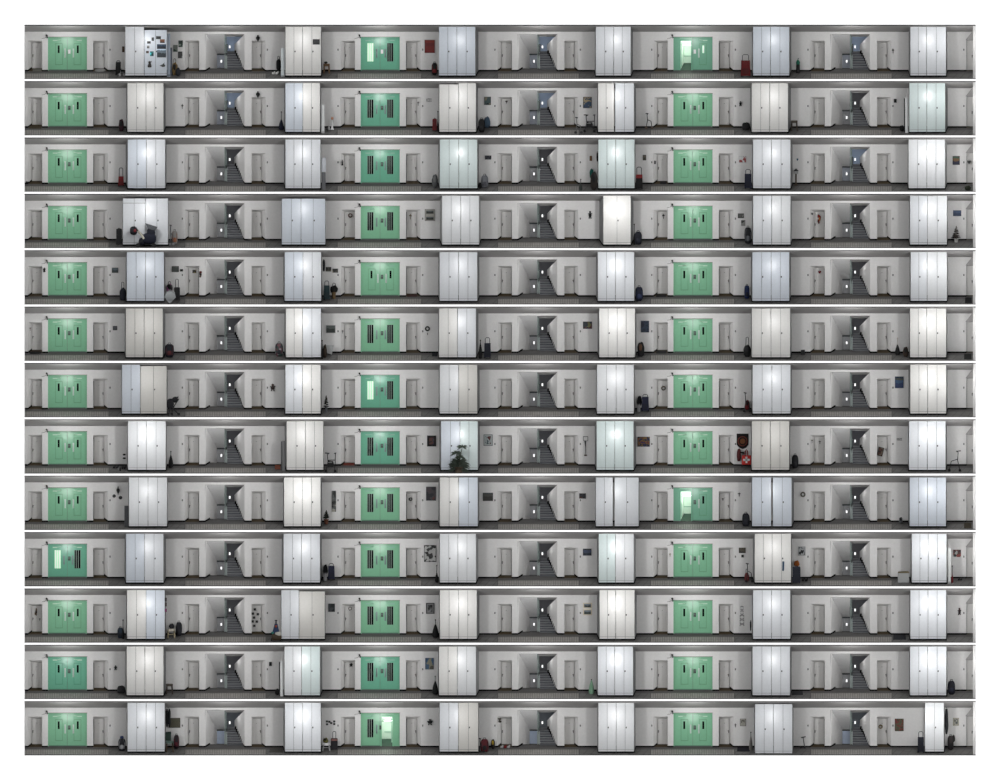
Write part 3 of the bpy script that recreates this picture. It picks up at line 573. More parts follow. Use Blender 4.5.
def ornament(k, x0, x1, v0, v1, cols, label, name='wall_ornament', cat='ornament', shape='bunch', d=D_BACK):
    loc = W((x0+x1)/2, (v0+v1)/2, d, k); a = (x1-x0)/2; h = (v1-v0)/2; r = thing(name, L(label, k), cat, loc); rnd = random.Random(int(x0*7)+k)
    if shape == 'wreath':
        MB().ring(0, 0, a*.75, a*.27, -.8).build('wreath_ring', M(cols[0], .8), r)
        for i in range(5):
            t = rnd.random()*6.28; MB().blob(a*.75*math.cos(t), -1.2, a*.75*math.sin(t), .45, .4, .45, 1, 6, 4).build('blossom', M(cols[-1]), r)
    elif shape == 'disc':
        MB().disc(0, 0, a, -.7, 0).build('rim', M(cols[0], .5), r); MB().disc(0, 0, a*.68, -.85, -.7).build('dial', M(cols[-1], .5), r)
    elif shape == 'lantern':
        MB().lathe(0, -1.6, [(.2, -h), (a*.5, -h*.6), (a, 0), (a*.9, h*.3), (a*.35, h*.6), (a*.3, h)], 8).build('lantern_body', M(cols[0], .5), r)
        MB().blob(0, -1.6, -h, .35, .35, .5, 1).build('tassel', M(cols[-1]), r)
    elif shape == 'heart':
        p = [(a*1.0*math.sin(t)**3, h*(.8*math.cos(t)-.33*math.cos(2*t)-.12*math.cos(3*t)-.04*math.cos(4*t))) for t in [6.283*i/20 for i in range(20)]]
        MB().prism(p, -.7, 0).build('heart', M(cols[0], .6), r); MB().tube([(0, -.2, h*.7), (0, -.2, h*1.2)], .12).build('loop', M(cols[-1]), r)
    elif shape == 'cross':
        MB().box(-a*.25, a*.25, -.7, 0, -h, h).box(-a, a, -.7, 0, h*.2, h*.55).build('ornament_body', M(cols[0], .5), r); MB().disc(0, h*.38, a*.5, -.9, -.7).build('centre', M(cols[-1]), r)
    elif shape == 'letters':
        b = MB(); n = max(2, int(a*2/1.3)); 
        for i in range(n):
            x = -a+(i+.15)*2*a/n; ww = 2*a/n*.7; hh = h*(.7+.3*rnd.random())
            b.box(x, x+ww*.3, -.4, 0, -hh, hh).box(x+ww*.3, x+ww, -.4, 0, hh-.5, hh).box(x+ww*.3, x+ww, -.4, 0, -hh, -hh+.5)
        b.build('letters', M(cols[0]), r)
    elif shape == 'figure':
        MB().blob(0, -1, h*.65, a*.45, .8, h*.32, 1).build('head', M(cols[-1]), r)
        MB().blob(0, -1, -h*.1, a*.7, .9, h*.5, .8).tube([(-a*.9, -1, h*.25), (0, -1.2, h*.1), (a*.9, -1, h*.3)], .5).tube([(-a*.5, -.9, -h), (-a*.2, -1, -h*.4)], .5).tube([(a*.5, -.9, -h), (a*.2, -1, -h*.4)], .5).build('figure_body', M(cols[0]), r)
    else:
        for i, cc in enumerate(cols):
            b = MB()
            for q in range(3): b.blob((rnd.random()-.5)*a*1.3, -.9-.3*i, h*(.7-1.5*(i+rnd.random()*.6)/max(1, len(cols))), a*.5, .7, h*.34, .9, 8, 6, 0, .3, q+i)
            b.build('ornament_body' if i == 0 else 'ornament_piece', M(cc, .7), r)
    return r
def stool(k, x0, x1, v0, v1, wood, label, seat=None, name='stool', cat='stool'):
    loc, w, h = place(k, x0, x1, v0, v1); a = w/2; r = thing(name, L(label, k), cat, loc)
    MB().rbox(-a, a, -2.2, 2.2, h-2.6, h, .5).build('seat', M(seat or wood, .6), r)
    for sx in (-1, 1):
        for sy in (-1, 1): MB().tube([(sx*a*.88, sy*1.8, 0), (sx*a*.72, sy*1.6, h-1.4)], .75, 6).build('leg', M(wood, .6), r)
    MB().tube([(-a*.78, -1.7, h*.4), (a*.78, -1.7, h*.4)], .35).build('stretcher', M(wood, .6), r)
    return r
def board(k, x0, x1, v0, v1, c1, label, name='leaning_board', cat='board', edge=None):
    loc, w, h = place(k, x0, x1, v0, v1, 1); a = w/2; r = thing(name, L(label, k), cat, loc)
    MB().hexa([(-a, -1.4, 0), (a, -1.4, 0), (a, -.2, h), (-a, -.2, h), (-a, .4, 0), (a, .4, 0), (a, 1.4, h), (-a, 1.4, h)]).build('panel', M(c1, .4), r)
    if edge: MB().box(-a-1.2, -a, -.2, 1.8, 0, h*.985).build('edge_strip', M(edge, .6), r)
    else: MB().box(-a*.9, a*.9, -1.7, -.9, h*.02, h*.05).build('end_cap', M(tuple(int(q*.85) for q in c1), .4), r)
    return r
def rollator(k, x0, x1, v0, v1, label, c1=(50, 50, 54), c2=BLK, name='rollator', cat='rollator', seat=True, flip=1):
    loc, w, h = place(k, x0, x1, v0, v1); a = w/2*flip; r = thing(name, L(label, k), cat, loc)
    for sy in (-1, 1):
        y = sy*1.7
        MB().tube([(-a*.8, y, 1.3), (-a*.45, y, h*.55), (-a*.55, y, h*.93)], .38).tube([(a*.8, y, 1.3), (a*.5, y, h*.5), (-a*.45, y, h*.6)], .38).build('side_frame', M(c1, .35, .5, .6), r)
        MB().tube([(-a*.55, y, h*.93), (-a*.2, y, h*.98), (-a*.95, y, h)], .55).build('hand_grip', M(BLK), r)
        for sx in (-1, 1): MB().prism([(sx*a*.8+1.35*math.cos(t*PI/6), 1.35+1.35*math.sin(t*PI/6)) for t in range(12)], y-.35, y+.35).build('wheel', M(c2), r)
    if seat:
        MB().tube([(-a*.5, 0, h*.62), (a*.86, 0, h*.64)], .45).tube([(a*.8, 0, h*.3), (a*.86, 0, h*.95)], .4).tube([(a*.86, 0, h*.95), (a*1.0, 0, h), (a*.6, 0, h*.98)], .5).build('cross_bar', M(c1, .35, .5, .5), r)
        MB().box(-abs(a)*.5, abs(a)*.5, -1.6, 1.6, h*.52, h*.58).build('seat', M(c2), r)
        MB().rbox(-abs(a)*.5, abs(a)*.5, -1.5, 1.5, h*.27, h*.5, .5).build('basket', M(c2), r)
    return r
def shoes(k, x0, x1, v0, v1, c1, label, name='shoes', cat='shoes', c2=None, n=2):
    loc, w, h = place(k, x0, x1, v0, v1); r = thing(name, L(label, k), cat, loc)
    sw = w/n
    for i in range(n):
        x = -w/2+sw*(i+.5); cc = c2 if (c2 and i % 2) else c1
        MB().blob(x-.1*sw, 0, h*.35, sw*.46, 1.3, h*.38, .8, 10, 6).blob(x+sw*.22, 0, h*.62, sw*.2, 1.0, h*.38, .8, 8, 6).build('shoe', M(cc, .7), r)
    return r
def mat(k, x0, x1, v0, v1, c1, label, pat=None, d0=None, oval=False, name='doormat', zoff=.12):
    """flat mat lying on the sloping floor between depth lines that read as v1 (near) and v0 (far)"""
    def yz(v):
        if v >= 46.2: return ((53.6-v)/7.4*24, -v)
        return (24+(46.3-v)/3.4*12, -v)
    (ya, za), (yb, zb) = yz(v1), yz(v0); b = MB(); cx = (x0+x1)/2; a = (x1-x0)/2
    n = 18 if oval else 4
    if oval: pl = [(a*math.cos(6.2832*i/n), .5+.5*math.sin(6.2832*i/n)) for i in range(n)]
    else: pl = [(-a, 0), (a, 0), (a*.93, 1), (-a*.93, 1)]
    top = [(x, ya+(yb-ya)*t, za+(zb-za)*t+.35) for x, t in pl]; bot = [(x, y, z-.45) for x, y, z in top]
    zr = za; top = [(x, y-ya, z-zr) for x, y, z in top]; bot = [(x, y-ya, z-zr) for x, y, z in bot]
    b.add(top+bot, [tuple(range(n)), tuple(range(2*n-1, n-1, -1))]+[(i, (i+1) % n, n+(i+1) % n, n+i) for i in range(n)])
    o = b.build(name, pat or M(c1, .9), None, W(cx, v1, ya, k)); return tag(o, L(label, k), 'mat')
def plant(k, x0, x1, v0, v1, label, green=(58, 84, 58), pot=(120, 74, 52), name='potted_plant', cones=((0, .5, 1.0),), potw=.35, poth=.25, big=False):
    loc, w, h = place(k, x0, x1, v0, v1); a = w/2
    if big: loc = W((x0+x1)/2, 53.6, -7, k)
    r = thing(name, L(label, k), 'plant', loc); ph = h*poth
    MB().lathe(0, 0, [(a*potw*.75, 0), (a*potw, ph*.85), (a*potw*1.1, ph*.87), (a*potw*1.1, ph), (a*potw*.9, ph), (a*potw*.85, ph*.8)], 14).build('pot', M(pot, .7), r)
    rnd = random.Random(4+k); st = MB(); lf = MB()
    def leaf(p, d, ln, wd):
        L_ = math.sqrt(sum(q*q for q in d)); d = [q/L_ for q in d]; sx, sz = -d[2], d[0]
        pts = []
        for t, ww in ((0, .1), (.35, 1), (.7, .7), (1, .05)):
            dr = -.35*ln*t*t; c = (p[0]+d[0]*ln*t, p[1]+d[1]*ln*t, max(1.2, p[2]+d[2]*ln*t+dr))
            pts.append(((c[0]-sx*wd*ww, c[1]-.05, c[2]-sz*wd*ww), (c[0]+sx*wd*ww, c[1]+.05, c[2]+sz*wd*ww)))
        vs = [q for pr in pts for q in pr]; lf.add(vs, [(0, 1, 3, 2), (2, 3, 5, 4), (4, 5, 7, 6)])
    if not big:
        st.tube([(0, 0, ph*.8), (0, 0, h*.95)], .3)
        for i in range(70):
            t = rnd.random(); z = ph+(h-ph)*t*.93; q = a*(1-t)*1.0+.6; th = rnd.random()*6.28
            leaf((0, 0, z), (math.cos(th), math.sin(th)*.5, .45), q, .45)
    else:
        st.tube([(0, 0, ph*.8), (-.5, 0, h*.4), (-2.4, 0, h*.63)], .35).tube([(.2, 0, ph*.8), (1.2, 0, h*.5), (3.4, 0, h*.86)], .35)
        for (cx, cz, R, n, wd) in ((0, h*.18, a*1.0, 90, .55), (.5, h*.36, a*.85, 70, .5), (-2.6, h*.65, a*.52, 34, .4), (3.4, h*.86, a*.5, 34, .4), (1, h*.52, a*.45, 26, .4)):
            for i in range(n):
                th = rnd.random()*6.28; up = rnd.random()*1.3-.25
                leaf((cx, rnd.uniform(-.5, .5), cz), (math.cos(th), math.sin(th)*.5, up), R*(.85+.45*rnd.random()), wd*1.3)
    st.build('stem', M((84, 74, 56), .8), r); o = lf.build('foliage', M(green, .6), r)
    return r
def hanging(k, x0, x1, v0, v1, cols, label, name='coat', cat='coat', d=D_BACK-3):
    loc = W((x0+x1)/2, v0, d, k); w = x1-x0; h = v1-v0; a = w/2; r = thing(name, L(label, k), cat, loc)
    MB().tube([(0, 3, 0), (0, 0, 0), (0, -.3, -.6)], .3).build('hook', BLACK, r)
    for i, cc in enumerate(cols):
        x = -a+w*(i+.5)/len(cols); q = w/len(cols)*.55
        MB().blob(x, 0, -h*.52, q, 1.2, h*.48, .7, 10, 9, 0, .2, i+int(x0)).build('sleeve' if i else 'cloth', M(cc, .85), r)
    return r
def box_(k, x0, x1, v0, v1, c1, label, lid=None, name='storage_box', cat='box'):
    loc, w, h = place(k, x0, x1, v0, v1); a = w/2; r = thing(name, L(label, k), cat, loc)
    MB().rbox(-a, a, -2.4, 2.4, 0, h*.84, .2).build('box_body', M(c1, .6), r)
    MB().hexa([(-a-.2, -2.6, h*.82), (a+.2, -2.6, h*.82), (a*.95, -2, h), (-a*.9, -2, h*.97), (-a-.2, 2.6, h*.82), (a+.2, 2.6, h*.82), (a*.95, 2.4, h), (-a*.9, 2.4, h*.97)]).build('lid', M(lid or c1, .6), r)
    return r

NV = (60, 66, 84)
# --- top storey
k = 0
trolley(k, 115.3, 121.3, 35.5, 50.2, BLK, 'black trolley bag left of the sticker covered cabinet', 2)
rollator(k, 119.2, 124.8, 44, 51, 'small folded cart with pale wheels beside the tall cabinet', (160, 162, 165), (190, 190, 190), 'folded_cart', 'cart', False)
picture(k, 122, 124.4, 21.5, 27.2, M((118, 82, 60)), 'small brown picture half hidden by the tall cabinet', (84, 56, 40))
mat(k, 94.6, 105.6, 44, 46.8, (188, 188, 186), 'round pale doormat at the door right of the green doors', None, None, True)
mat(k, 32.5, 41.5, 44.2, 46.6, (150, 150, 140), 'small pale doormat at the first door on the left')
stk = [(151.6,154,12.5,16,(40,44,46),'small dark card on the upper left cabinet door'),(156,160.9,11.3,14.2,(34,38,40),'wide black card at the top of the cabinet'),(160,164.6,14.4,18,(170,110,80),'orange and white card near the cabinet top'),
 (147.1,150.7,16.3,18.7,(96,96,98),'grey strip card on the cabinet'),(147,149.4,20.8,23.4,(176,178,176),'faint pale card on the cabinet'),(157,166,19.3,24,(50,86,122),'blue landscape poster on the cabinet'),(157,166,24.6,32.5,(140,160,176),'pale blue grey poster under the landscape'),
 (146.1,148.8,26,28.3,(84,66,56),'small brown card on the cabinet'),(150,153.6,26.4,31.2,(40,164,168),'teal card on the cabinet'),(147.3,152,36,42.6,(54,48,46),'dark figure cutout low on the cabinet'),(159.4,165.4,37.6,42.2,(104,106,106),'grey bird shaped cutout low on the cabinet')]
for i, (a, c, v0, v1, col, lb) in enumerate(stk):
    o = None
    b = MB()
    if 'figure' in lb: b.prism([(-2.2,3.2),(-1.6,2.6),(-.6,2.6),(-.5,3.3),(.4,3.3),(.6,2.6),(2,2.7),(2.3,3.2),(1,1.6),(2,-2.2),(1.4,-3.2),(-1.6,-3.2),(-2.2,-2),(-.9,1.2)], -.25, 0)
    elif 'bird' in lb: b.prism([(-3,-.8),(0,.4),(2.2,2.3),(1.6,.6),(3,-.2),(2.4,-1.9),(0,-2.2),(-1.4,-1.4)], -.25, 0)
    else: b.box(-(c-a)/2, (c-a)/2, -.25, 0, -(v1-v0)/2, (v1-v0)/2)
    pt = art([tuple(int(q*.5) for q in col), col, tuple(min(255, int(q*1.35)+10) for q in col)], 3.5+i*.3, 'bands' if 'landscape' in lb or 'poster' in lb else 'cells', i)
    tag(b.build('cabinet_sticker', pt, None, W((a+c)/2, (v0+v1)/2, 2.78, k)), L(lb, k), 'sticker', 'stickers on the low cabinet')
board(k, 167.2, 170.2, 8.5, 51.6, (178, 190, 206), 'tall pale blue board beside the sticker covered cabinet')
board(k, 170.4, 172, 22.5, 50.5, (120, 130, 150), 'narrow grey blue board behind the tall pale one')
picture(k, 173.2, 177.6, 20, 26.8, art([(50, 80, 66), (90, 110, 100), (150, 160, 150)], 5, 'cells', 1), 'green picture, lowest left of the three by the cabinet', None, None, 'wall_print', 'picture')
picture(k, 178.4, 182.8, 15.5, 22.1, art([(38, 60, 54), (70, 96, 86), (180, 190, 180)], 5, 'noise', 2), 'dark green picture, topmost of the three by the cabinet', None, None, 'wall_print', 'picture')
picture(k, 177.9, 182.4, 26.6, 33.3, art([(28, 30, 32), (90, 90, 90), (200, 200, 200)], 4, 'noise', 3), 'black and white picture, lowest of the three by the cabinet', None, None, 'wall_print', 'picture')
sack(k, 171.8, 177.6, 33.5, 50.2, (158, 130, 82), 'golden tan bag under the three pictures', 'bag', 'bag', BLK, 3)
sack(k, 175.6, 180.2, 42, 51, (56, 58, 66), 'low dark bag at the foot of the tan one')
ornament(k, 255.8, 260, 10, 16.4, [(22, 22, 24), (22, 22, 24)], 'black lantern hanging over the door right of the stairs', 'hanging_lantern', 'lantern', 'lantern')
sack(k, 276.2, 280.9, 31, 45.8, BLK, 'black bag hanging beside the white board', 'bag', 'bag', None, 2)
shoes(k, 272, 279, 46, 49.4, (224, 224, 222), 'white shoes on the floor beside the white board')
board(k, 281, 284.5, 23.3, 51.5, (222, 230, 232), 'white board standing at the left of the cabinet')
picture(k, 312.8, 319.6, 14.3, 19.6, art([(26, 28, 30), (70, 74, 76), (26, 28, 30)], 20, 'rows', 1), 'small black framed panel on the cabinet door', (22, 22, 24), None, 'magnet_panel', 'panel', .4).location.y = 2.75*S
stool(k, 323.4, 329.7, 38.6, 48.4, (150, 116, 80), 'light wood stool beside the cabinet'); sack(k, 324, 327.5, 36.2, 38.6, (54, 50, 48), 'dark cap lying on the wooden stool').location.z += .0
picture(k, 424.6, 434.8, 14.9, 28, art([(168, 34, 28), (150, 28, 26), (176, 50, 32)], 1.5, 'bands', 1), 'plain red poster beside the cabinets', (120, 26, 24), None, 'wall_poster', 'poster', .35)
tag(MB().box(-5.6, 5.6, -1.6, 0, -.5, .5).tube([(-5.4, -1.6, .3), (5.4, -1.6, .3)], .25).build('wall_shelf', WHITE, None, W(429.6, 29.1, D_BACK, k)), L('thin white ledge under the red poster', k), 'shelf')
backpack(k, 431.6, 437.4, 36.4, 49.8, BLK, (150, 30, 34), 'black backpack with red top beside the cabinets')
trolley(k, 740.4, 750.8, 29.3, 52, (134, 26, 32), 'dark red shopping trolley beside the cabinets', 6.5, 1.2, None, (110, 112, 116))
r = thing('umbrella_stand', L('black stand with a green umbrella between cabinet and stairs', k), 'umbrella stand', place(k, 796, 800, 33, 48)[0])
MB().lathe(0, 0, [(1.7, 0), (1.9, .5), (1.9, 8.6), (1.5, 8.6)], 12).build('stand', BLACK, r); MB().lathe(0, 0, [(1.4, 7.5), (2.1, 10.5), (1.5, 12), (.4, 13.4)], 10).build('umbrella_cloth', M((32, 140, 110)), r); MB().tube([(0, 0, 13), (0, 0, 14.3), (.9, 0, 14.9)], .35).build('crook_handle', M((20, 110, 86)), r)
ornament(k, 892, 894.2, 23.8, 28.4, [BLK, (60, 60, 64)], 'small black switch box right of the stairs door', 'switch_box', 'switch', 'cross')
# --- second
k = 1
sack(k, 118.6, 124, 37, 50, (66, 30, 42), 'dark wine red bag leaning at the first cabinets', 'bag', 'bag', BLK)
mat(k, 28.6, 41.4, 45, 47.2, (96, 86, 60), 'olive doormat at the first door on the left')
ornament(k, 181.2, 183.4, 22.6, 27.6, [(120, 120, 116), (60, 60, 60)], 'grey intercom plate left of the stairs door', 'intercom', 'intercom', 'cross')
ornament(k, 255.8, 260, 10, 16.4, [(22, 22, 24), (22, 22, 24)], 'black lantern hanging over the door right of the stairs', 'hanging_lantern', 'lantern', 'lantern')
pole_bag(k, 278.6, 284, 29.8, 48.6, NAVY, 'dark blue furled umbrella beside the cabinets')
board(k, 321.3, 324.4, 23.4, 51.6, (226, 228, 228), 'white board standing right of the cabinets')
r = thing('cat_figure', L('white cat figure with orange top by the white board', k), 'figure', place(k, 330, 334.4, 35, 48.4)[0])
MB().lathe(0, 0, [(1.9, 0), (1.7, 1), (1.0, 2), (1.0, 9.5)], 10).build('post', WHITE, r); MB().blob(0, -.2, 11.2, 1.4, 1.2, 1.3, 1).prism([(-1.2, 12), (-.9, 13.6), (-.3, 12.3)], -.6, .2).prism([(1.2, 12), (.9, 13.6), (.3, 12.3)], -.6, .2).build('head', M((205, 150, 120)), r)
sack(k, 327.6, 330, 44.6, 48.8, (206, 206, 206), 'small white bundle at the foot of the cat figure')
ornament(k, 426.2, 431.8, 17, 20.6, [(120, 120, 122)], 'grey cut letters on the wall beside the middle green doors', 'wall_lettering', 'lettering', 'letters')
ornament(k, 417.2, 419.2, 20.2, 24.4, [(40, 40, 42), (40, 40, 42)], 'small dark hook ornament on the niche side', 'wall_ornament', 'ornament', 'cross')
suitcase(k, 432.4, 436.9, 37.3, 49.6, (158, 24, 34), 'red suitcase beside the cabinets')
pole_bag(k, 436.9, 438.9, 29.5, 50, BLK, 'narrow black umbrella between red suitcase and cabinets')
picture(k, 484.2, 490.9, 15.5, 23.7, art([(36, 56, 60), (84, 110, 112), (170, 160, 130)], 4, 'cells', 4), 'dark teal picture above the backpack', (40, 60, 62))
backpack(k, 478.4, 484.8, 36, 51.2, BLK, (44, 44, 48), 'large black backpack under the teal picture')
sack(k, 484, 490.2, 34.5, 46.4, (84, 110, 134), 'blue bag beside the black backpack', 'bag', 'bag')
ornament(k, 505.4, 507.6, 19, 22, [(70, 50, 46)], 'small brown ornament on the door left of the stairs', 'wall_ornament', 'ornament', 'heart', D_BACK+8)
picture(k, 583.1, 591.7, 15.6, 26.9, art([(60, 90, 130), (70, 104, 140), (196, 176, 140), (84, 110, 130)], 3, 'noise', 7), 'blue poster with a beige shape above the walkers', (30, 34, 40), None, 'wall_poster', 'poster')
rollator(k, 583.4, 595.4, 33.4, 51, 'dark wheeled walker under the blue poster', (70, 70, 74))
rollator(k, 575, 582, 36, 52.4, 'thin pale wheeled walker left of the dark one', (150, 150, 152), (90, 90, 92), 'walker', 'walker', False)
rollator(k, 645.4, 652.8, 32, 47.6, 'slim upright scooter beside the door niche', (40, 40, 44), (120, 100, 90), 'scooter', 'scooter', False)
ornament(k, 739, 742, 19.8, 24.8, [(50, 50, 52), (90, 90, 92)], 'small dark winged ornament on the wall', 'wall_ornament', 'ornament', 'figure')
sack(k, 742.2, 749.9, 40.5, 48.6, (44, 44, 46), 'low dark bundle left of the cabinets', 'bag', 'bag', None, 0, None, .6)
stool(k, 791, 797.6, 39, 49.4, (88, 76, 66), 'brown stool at the right of the cabinets', (110, 98, 86))
picture(k, 893.9, 896.7, 17.6, 21.4, M((34, 34, 36)), 'small black square sign right of the stairs', (50, 50, 52), None, 'wall_sign', 'sign', .3)
board(k, 905.2, 908.3, 16.4, 51.5, (230, 232, 232), 'tall white board with dark edge before the last cabinets', 'leaning_board', 'board', (40, 40, 42))
sack(k, 899.6, 904, 43.5, 50, BLK, 'black heap on the floor beside the tall white board')
# --- third
k = 2
trolley(k, 118, 124, 30, 49, (150, 26, 32), 'red trolley bag beside the first cabinets', 9, 1.4)
mat(k, 94, 106, 44.2, 46.4, (96, 84, 64), 'brown doormat at the door right of the green doors')
shoes(k, 25.8, 28.5, 43, 46, BLK, 'black shoes at the far left edge')
r = thing('wall_cabinet', L('two stacked narrow grey boxes right of the cabinets', k), 'box', W(323.6, 53, 8, k))
MB().rbox(-2, 2, -1.5, 3, 0, 18.5, .3).build('lower_box', M((150, 152, 156)), r); MB().rbox(-2.2, 2.2, -2, 3, 18.7, 32.8, .3).build('upper_box', M((206, 210, 216)), r)
ornament(k, 341.2, 343.4, 22, 27.8, [BLK, (90, 90, 92)], 'small dark figure on the niche side', 'wall_ornament', 'ornament', 'figure')
sack(k, 432, 437.9, 36, 50.2, (116, 118, 120), 'grey bag with red tip beside the cabinets', 'bag', 'bag', (150, 152, 154), 0)
picture(k, 484.9, 491.3, 17.9, 21.9, art([(40, 44, 60), (90, 90, 100)], 6, 'cells', 2), 'small dark panorama picture above the silver bag', (24, 26, 34))
backpack(k, 481, 488.3, 36, 50.2, (150, 154, 160), (110, 112, 120), 'silver grey backpack under the small panorama')
sack(k, 478.8, 481.6, 44.5, 51, BLK, 'small black bag tucked against the cabinets')
picture(k, 589.6, 592, 18.2, 23.2, M((170, 120, 70)), 'tiny orange framed picture left of the cabinets', (120, 84, 54), None, 'framed_picture', 'picture', .3)
hanging(k, 589.8, 593.6, 31, 41, [(40, 124, 112)], 'teal jacket hanging beside the cabinets', 'jacket', 'jacket')
sack(k, 590.2, 597.6, 33, 52.4, (58, 50, 46), 'tall heap of brown coats against the cabinets', 'coats', 'coats', BLK)
pole_bag(k, 579, 582.4, 41, 53, (76, 84, 82), 'grey green upright vacuum near the door niche', 'upright_vacuum', 'vacuum', 4)
hanging(k, 596.6, 598, 14, 24, [BLK], 'thin black strap hanging at the cabinet side', 'strap', 'strap', 14)
picture(k, 642.9, 646.1, 17.3, 22.7, art([(96, 90, 76), (140, 132, 112)], 5, 'noise', 3), 'small tan picture right of the cabinets', (60, 56, 50), None, 'framed_picture', 'picture', .3)
trolley(k, 635.3, 643, 29.2, 52, BLK, 'black trolley with red rim right of the cabinets', 8, 1.2, None, (60, 60, 64), (160, 40, 40))
ornament(k, 654, 656, 22.6, 26.4, [(70, 70, 72), (120, 120, 122)], 'small grey figure on the niche side', 'wall_ornament', 'ornament', 'figure')
mat(k, 660, 666.5, 44.2, 46.4, BLK, 'black doormat left of the right green doors')
picture(k, 738.7, 746.5, 18.4, 25.2, art([(226, 226, 226), (226, 226, 226), (190, 90, 90)], 2.5, 'noise', 5), 'white picture with a small red flower', (214, 214, 214))
trolley(k, 744.2, 752, 31.5, 51.6, (28, 34, 62), 'dark blue trolley with silver wheels beside the cabinets', 5, 1.8)
r = thing('birdhouse_stand', L('small white house on a wooden post right of the cabinets', k), 'birdhouse', place(k, 793, 799, 30.5, 47.6)[0])
MB().tube([(0, 0, .5), (0, 0, 12)], .8).build('post', M((120, 104, 84)), r); MB().box(-2, 2, -1.6, 1.6, 0, .8).build('foot', M((110, 96, 78)), r); MB().box(-2.2, 2.2, -1.4, 1.4, 11.6, 14.6).build('house_body', M((200, 200, 200)), r); MB().prism([(-3, 14.2), (3, 14.2), (0, 17)], -1.9, 1.9).build('roof', M((60, 62, 66)), r)
ornament(k, 796.6, 798.4, 20.4, 23.4, [(50, 120, 150)], 'tiny blue ornament above the little house', 'wall_ornament', 'ornament', 'heart')
picture(k, 952.7, 959.8, 18.4, 27.2, art([(40, 40, 80), (150, 110, 60), (60, 110, 80), (160, 60, 60)], 3.5, 'bands', 5), 'colourful painting at the right end', (34, 34, 38))
ornament(k, 967.3, 970.9, 22, 26.8, [(84, 84, 84), (60, 60, 60)], 'grey heart at the right end', 'wall_ornament', 'ornament', 'heart')
sack(k, 964.5, 971, 47.5, 52.6, (58, 66, 48), 'dark green bag on the floor at the right end')
# --- fourth
k = 3
suitcase(k, 116.2, 122, 34.6, 50.6, (34, 34, 38), 'black suitcase left of the wide cabinets')
r = thing('pram', L('dark pram with grey hood and car seat before the wide cabinets', k), 'pram', W(146, 53.8, -4, k))
MB().tube([(-9, -2, 3), (-1, -2, 9), (6, -2, 13)], .7).tube([(8, -2, 3), (1, -2, 9), (-6, -2, 15), (-12, -2, 21)], .7).tube([(-9, 2, 3), (-1, 2, 9), (6, 2, 13)], .7).tube([(8, 2, 3), (1, 2, 9), (-6, 2, 15), (-12, 2, 21)], .7).build('frame', M((30, 32, 40), .4), r)
MB().blob(3, 0, 9, 7.5, 3.4, 5.5, .7, 14, 10, 0, .08, 1).build('carrycot', M((30, 36, 62), .7), r)
MB().blob(5, 0, 15, 4.2, 2.8, 5, .7, 12, 8, 0, .1, 4).blob(-4, 0, 6, 3.4, 2.6, 4, .8, 12, 8, 0, .1, 7).build('seat_fabric', M((28, 32, 52), .7), r)
MB().hexa([(-1, -3, 24.6), (11.6, -3, 20.8), (9.2, -3, 17), (2, -3, 19), (-1, 3, 24.6), (11.6, 3, 20.8), (9.2, 3, 17), (2, 3, 19)]).build('hood', M((112, 114, 120), .7), r)
MB().blob(-12.4, 0, 17, 3.8, 3, 4.4, .8).build('car_seat', M((36, 38, 48)), r); MB().blob(-11.2, -2, 17, 1.6, 1.4, 1.8, .8).build('red_cushion', M((150, 40, 50)), r)
MB().tube([(-8, -2.6, 17), (-4, -2.8, 12), (-2, -2.6, 9)], 1.1).build('pale_blanket', M((214, 210, 196)), r)
for x in (-8, 8):
    for y in (-2.6, 2.6): MB().prism([(x+2.3*math.cos(t*PI/7), 2.3+2.3*math.sin(t*PI/7)) for t in range(14)], y-.5, y+.5).build('wheel', BLACK, r)
r = backpack(k, 171.6, 177.6, 35, 50.4, (178, 176, 172), (190, 120, 84), 'pale bag with orange edge right of the wide cabinets', 'wheeled_bag')
rollator(k, 169.6, 173.8, 31, 51.4, 'small cart with a light wheel beside the pale bag', (120, 122, 126), (170, 170, 172), 'folded_cart', 'cart', False)
ornament(k, 348, 352.6, 19.2, 23.8, [(150, 130, 120), (120, 60, 56)], 'round pale wreath on the door left of the middle green doors', 'door_wreath', 'wreath', 'wreath', D_BACK+8.6)
ornament(k, 409.2, 411.6, 20, 25.4, [(132, 116, 74), (150, 130, 90)], 'gold cross ornament on the door right of the middle green doors', 'wall_ornament', 'ornament', 'cross', D_BACK+8.6)
picture(k, 424.8, 434.9, 15.2, 27, M((196, 194, 184)), 'cream board that carries two small landscapes', (176, 174, 166), None, 'picture_board', 'board', .5)
for q, (v0, v1) in enumerate(((16.4, 20), (22.6, 26.2))): tag(MB().box(-3.7, 3.7, -.35, 0, -1.6, 1.6).build('small_landscape', art([(60, 64, 60), (130, 140, 140), (190, 200, 206)], 2, 'bands', q), None, W(429.9, (v0+v1)/2, D_BACK-.5, k)), L('%s small landscape on the cream board' % ['upper', 'lower'][q], k), 'picture')
ornament(k, 588, 592.2, 16.8, 24.6, [(20, 20, 22), (20, 20, 22)], 'black carved figure on the wall right of the stairs', 'wall_ornament', 'ornament', 'figure')
backpack(k, 634.4, 641.9, 36, 50.6, (30, 34, 50), (50, 56, 74), 'dark blue backpack right of the narrow white cabinet')
pole_bag(k, 633.2, 635.4, 29.6, 50.8, BLK, 'black umbrella behind the dark blue backpack')
ornament(k, 662.2, 664.8, 20, 24.8, [(50, 50, 52), (50, 50, 52)], 'black hook ornament on the door left of the right green doors', 'wall_ornament', 'ornament', 'cross', D_BACK+8.6)
picture(k, 737.9, 744, 19.5, 24.2, art([(120, 120, 116), (190, 190, 184)], 4, 'cells', 8), 'upper grey picture left of the cabinets', (50, 52, 50))
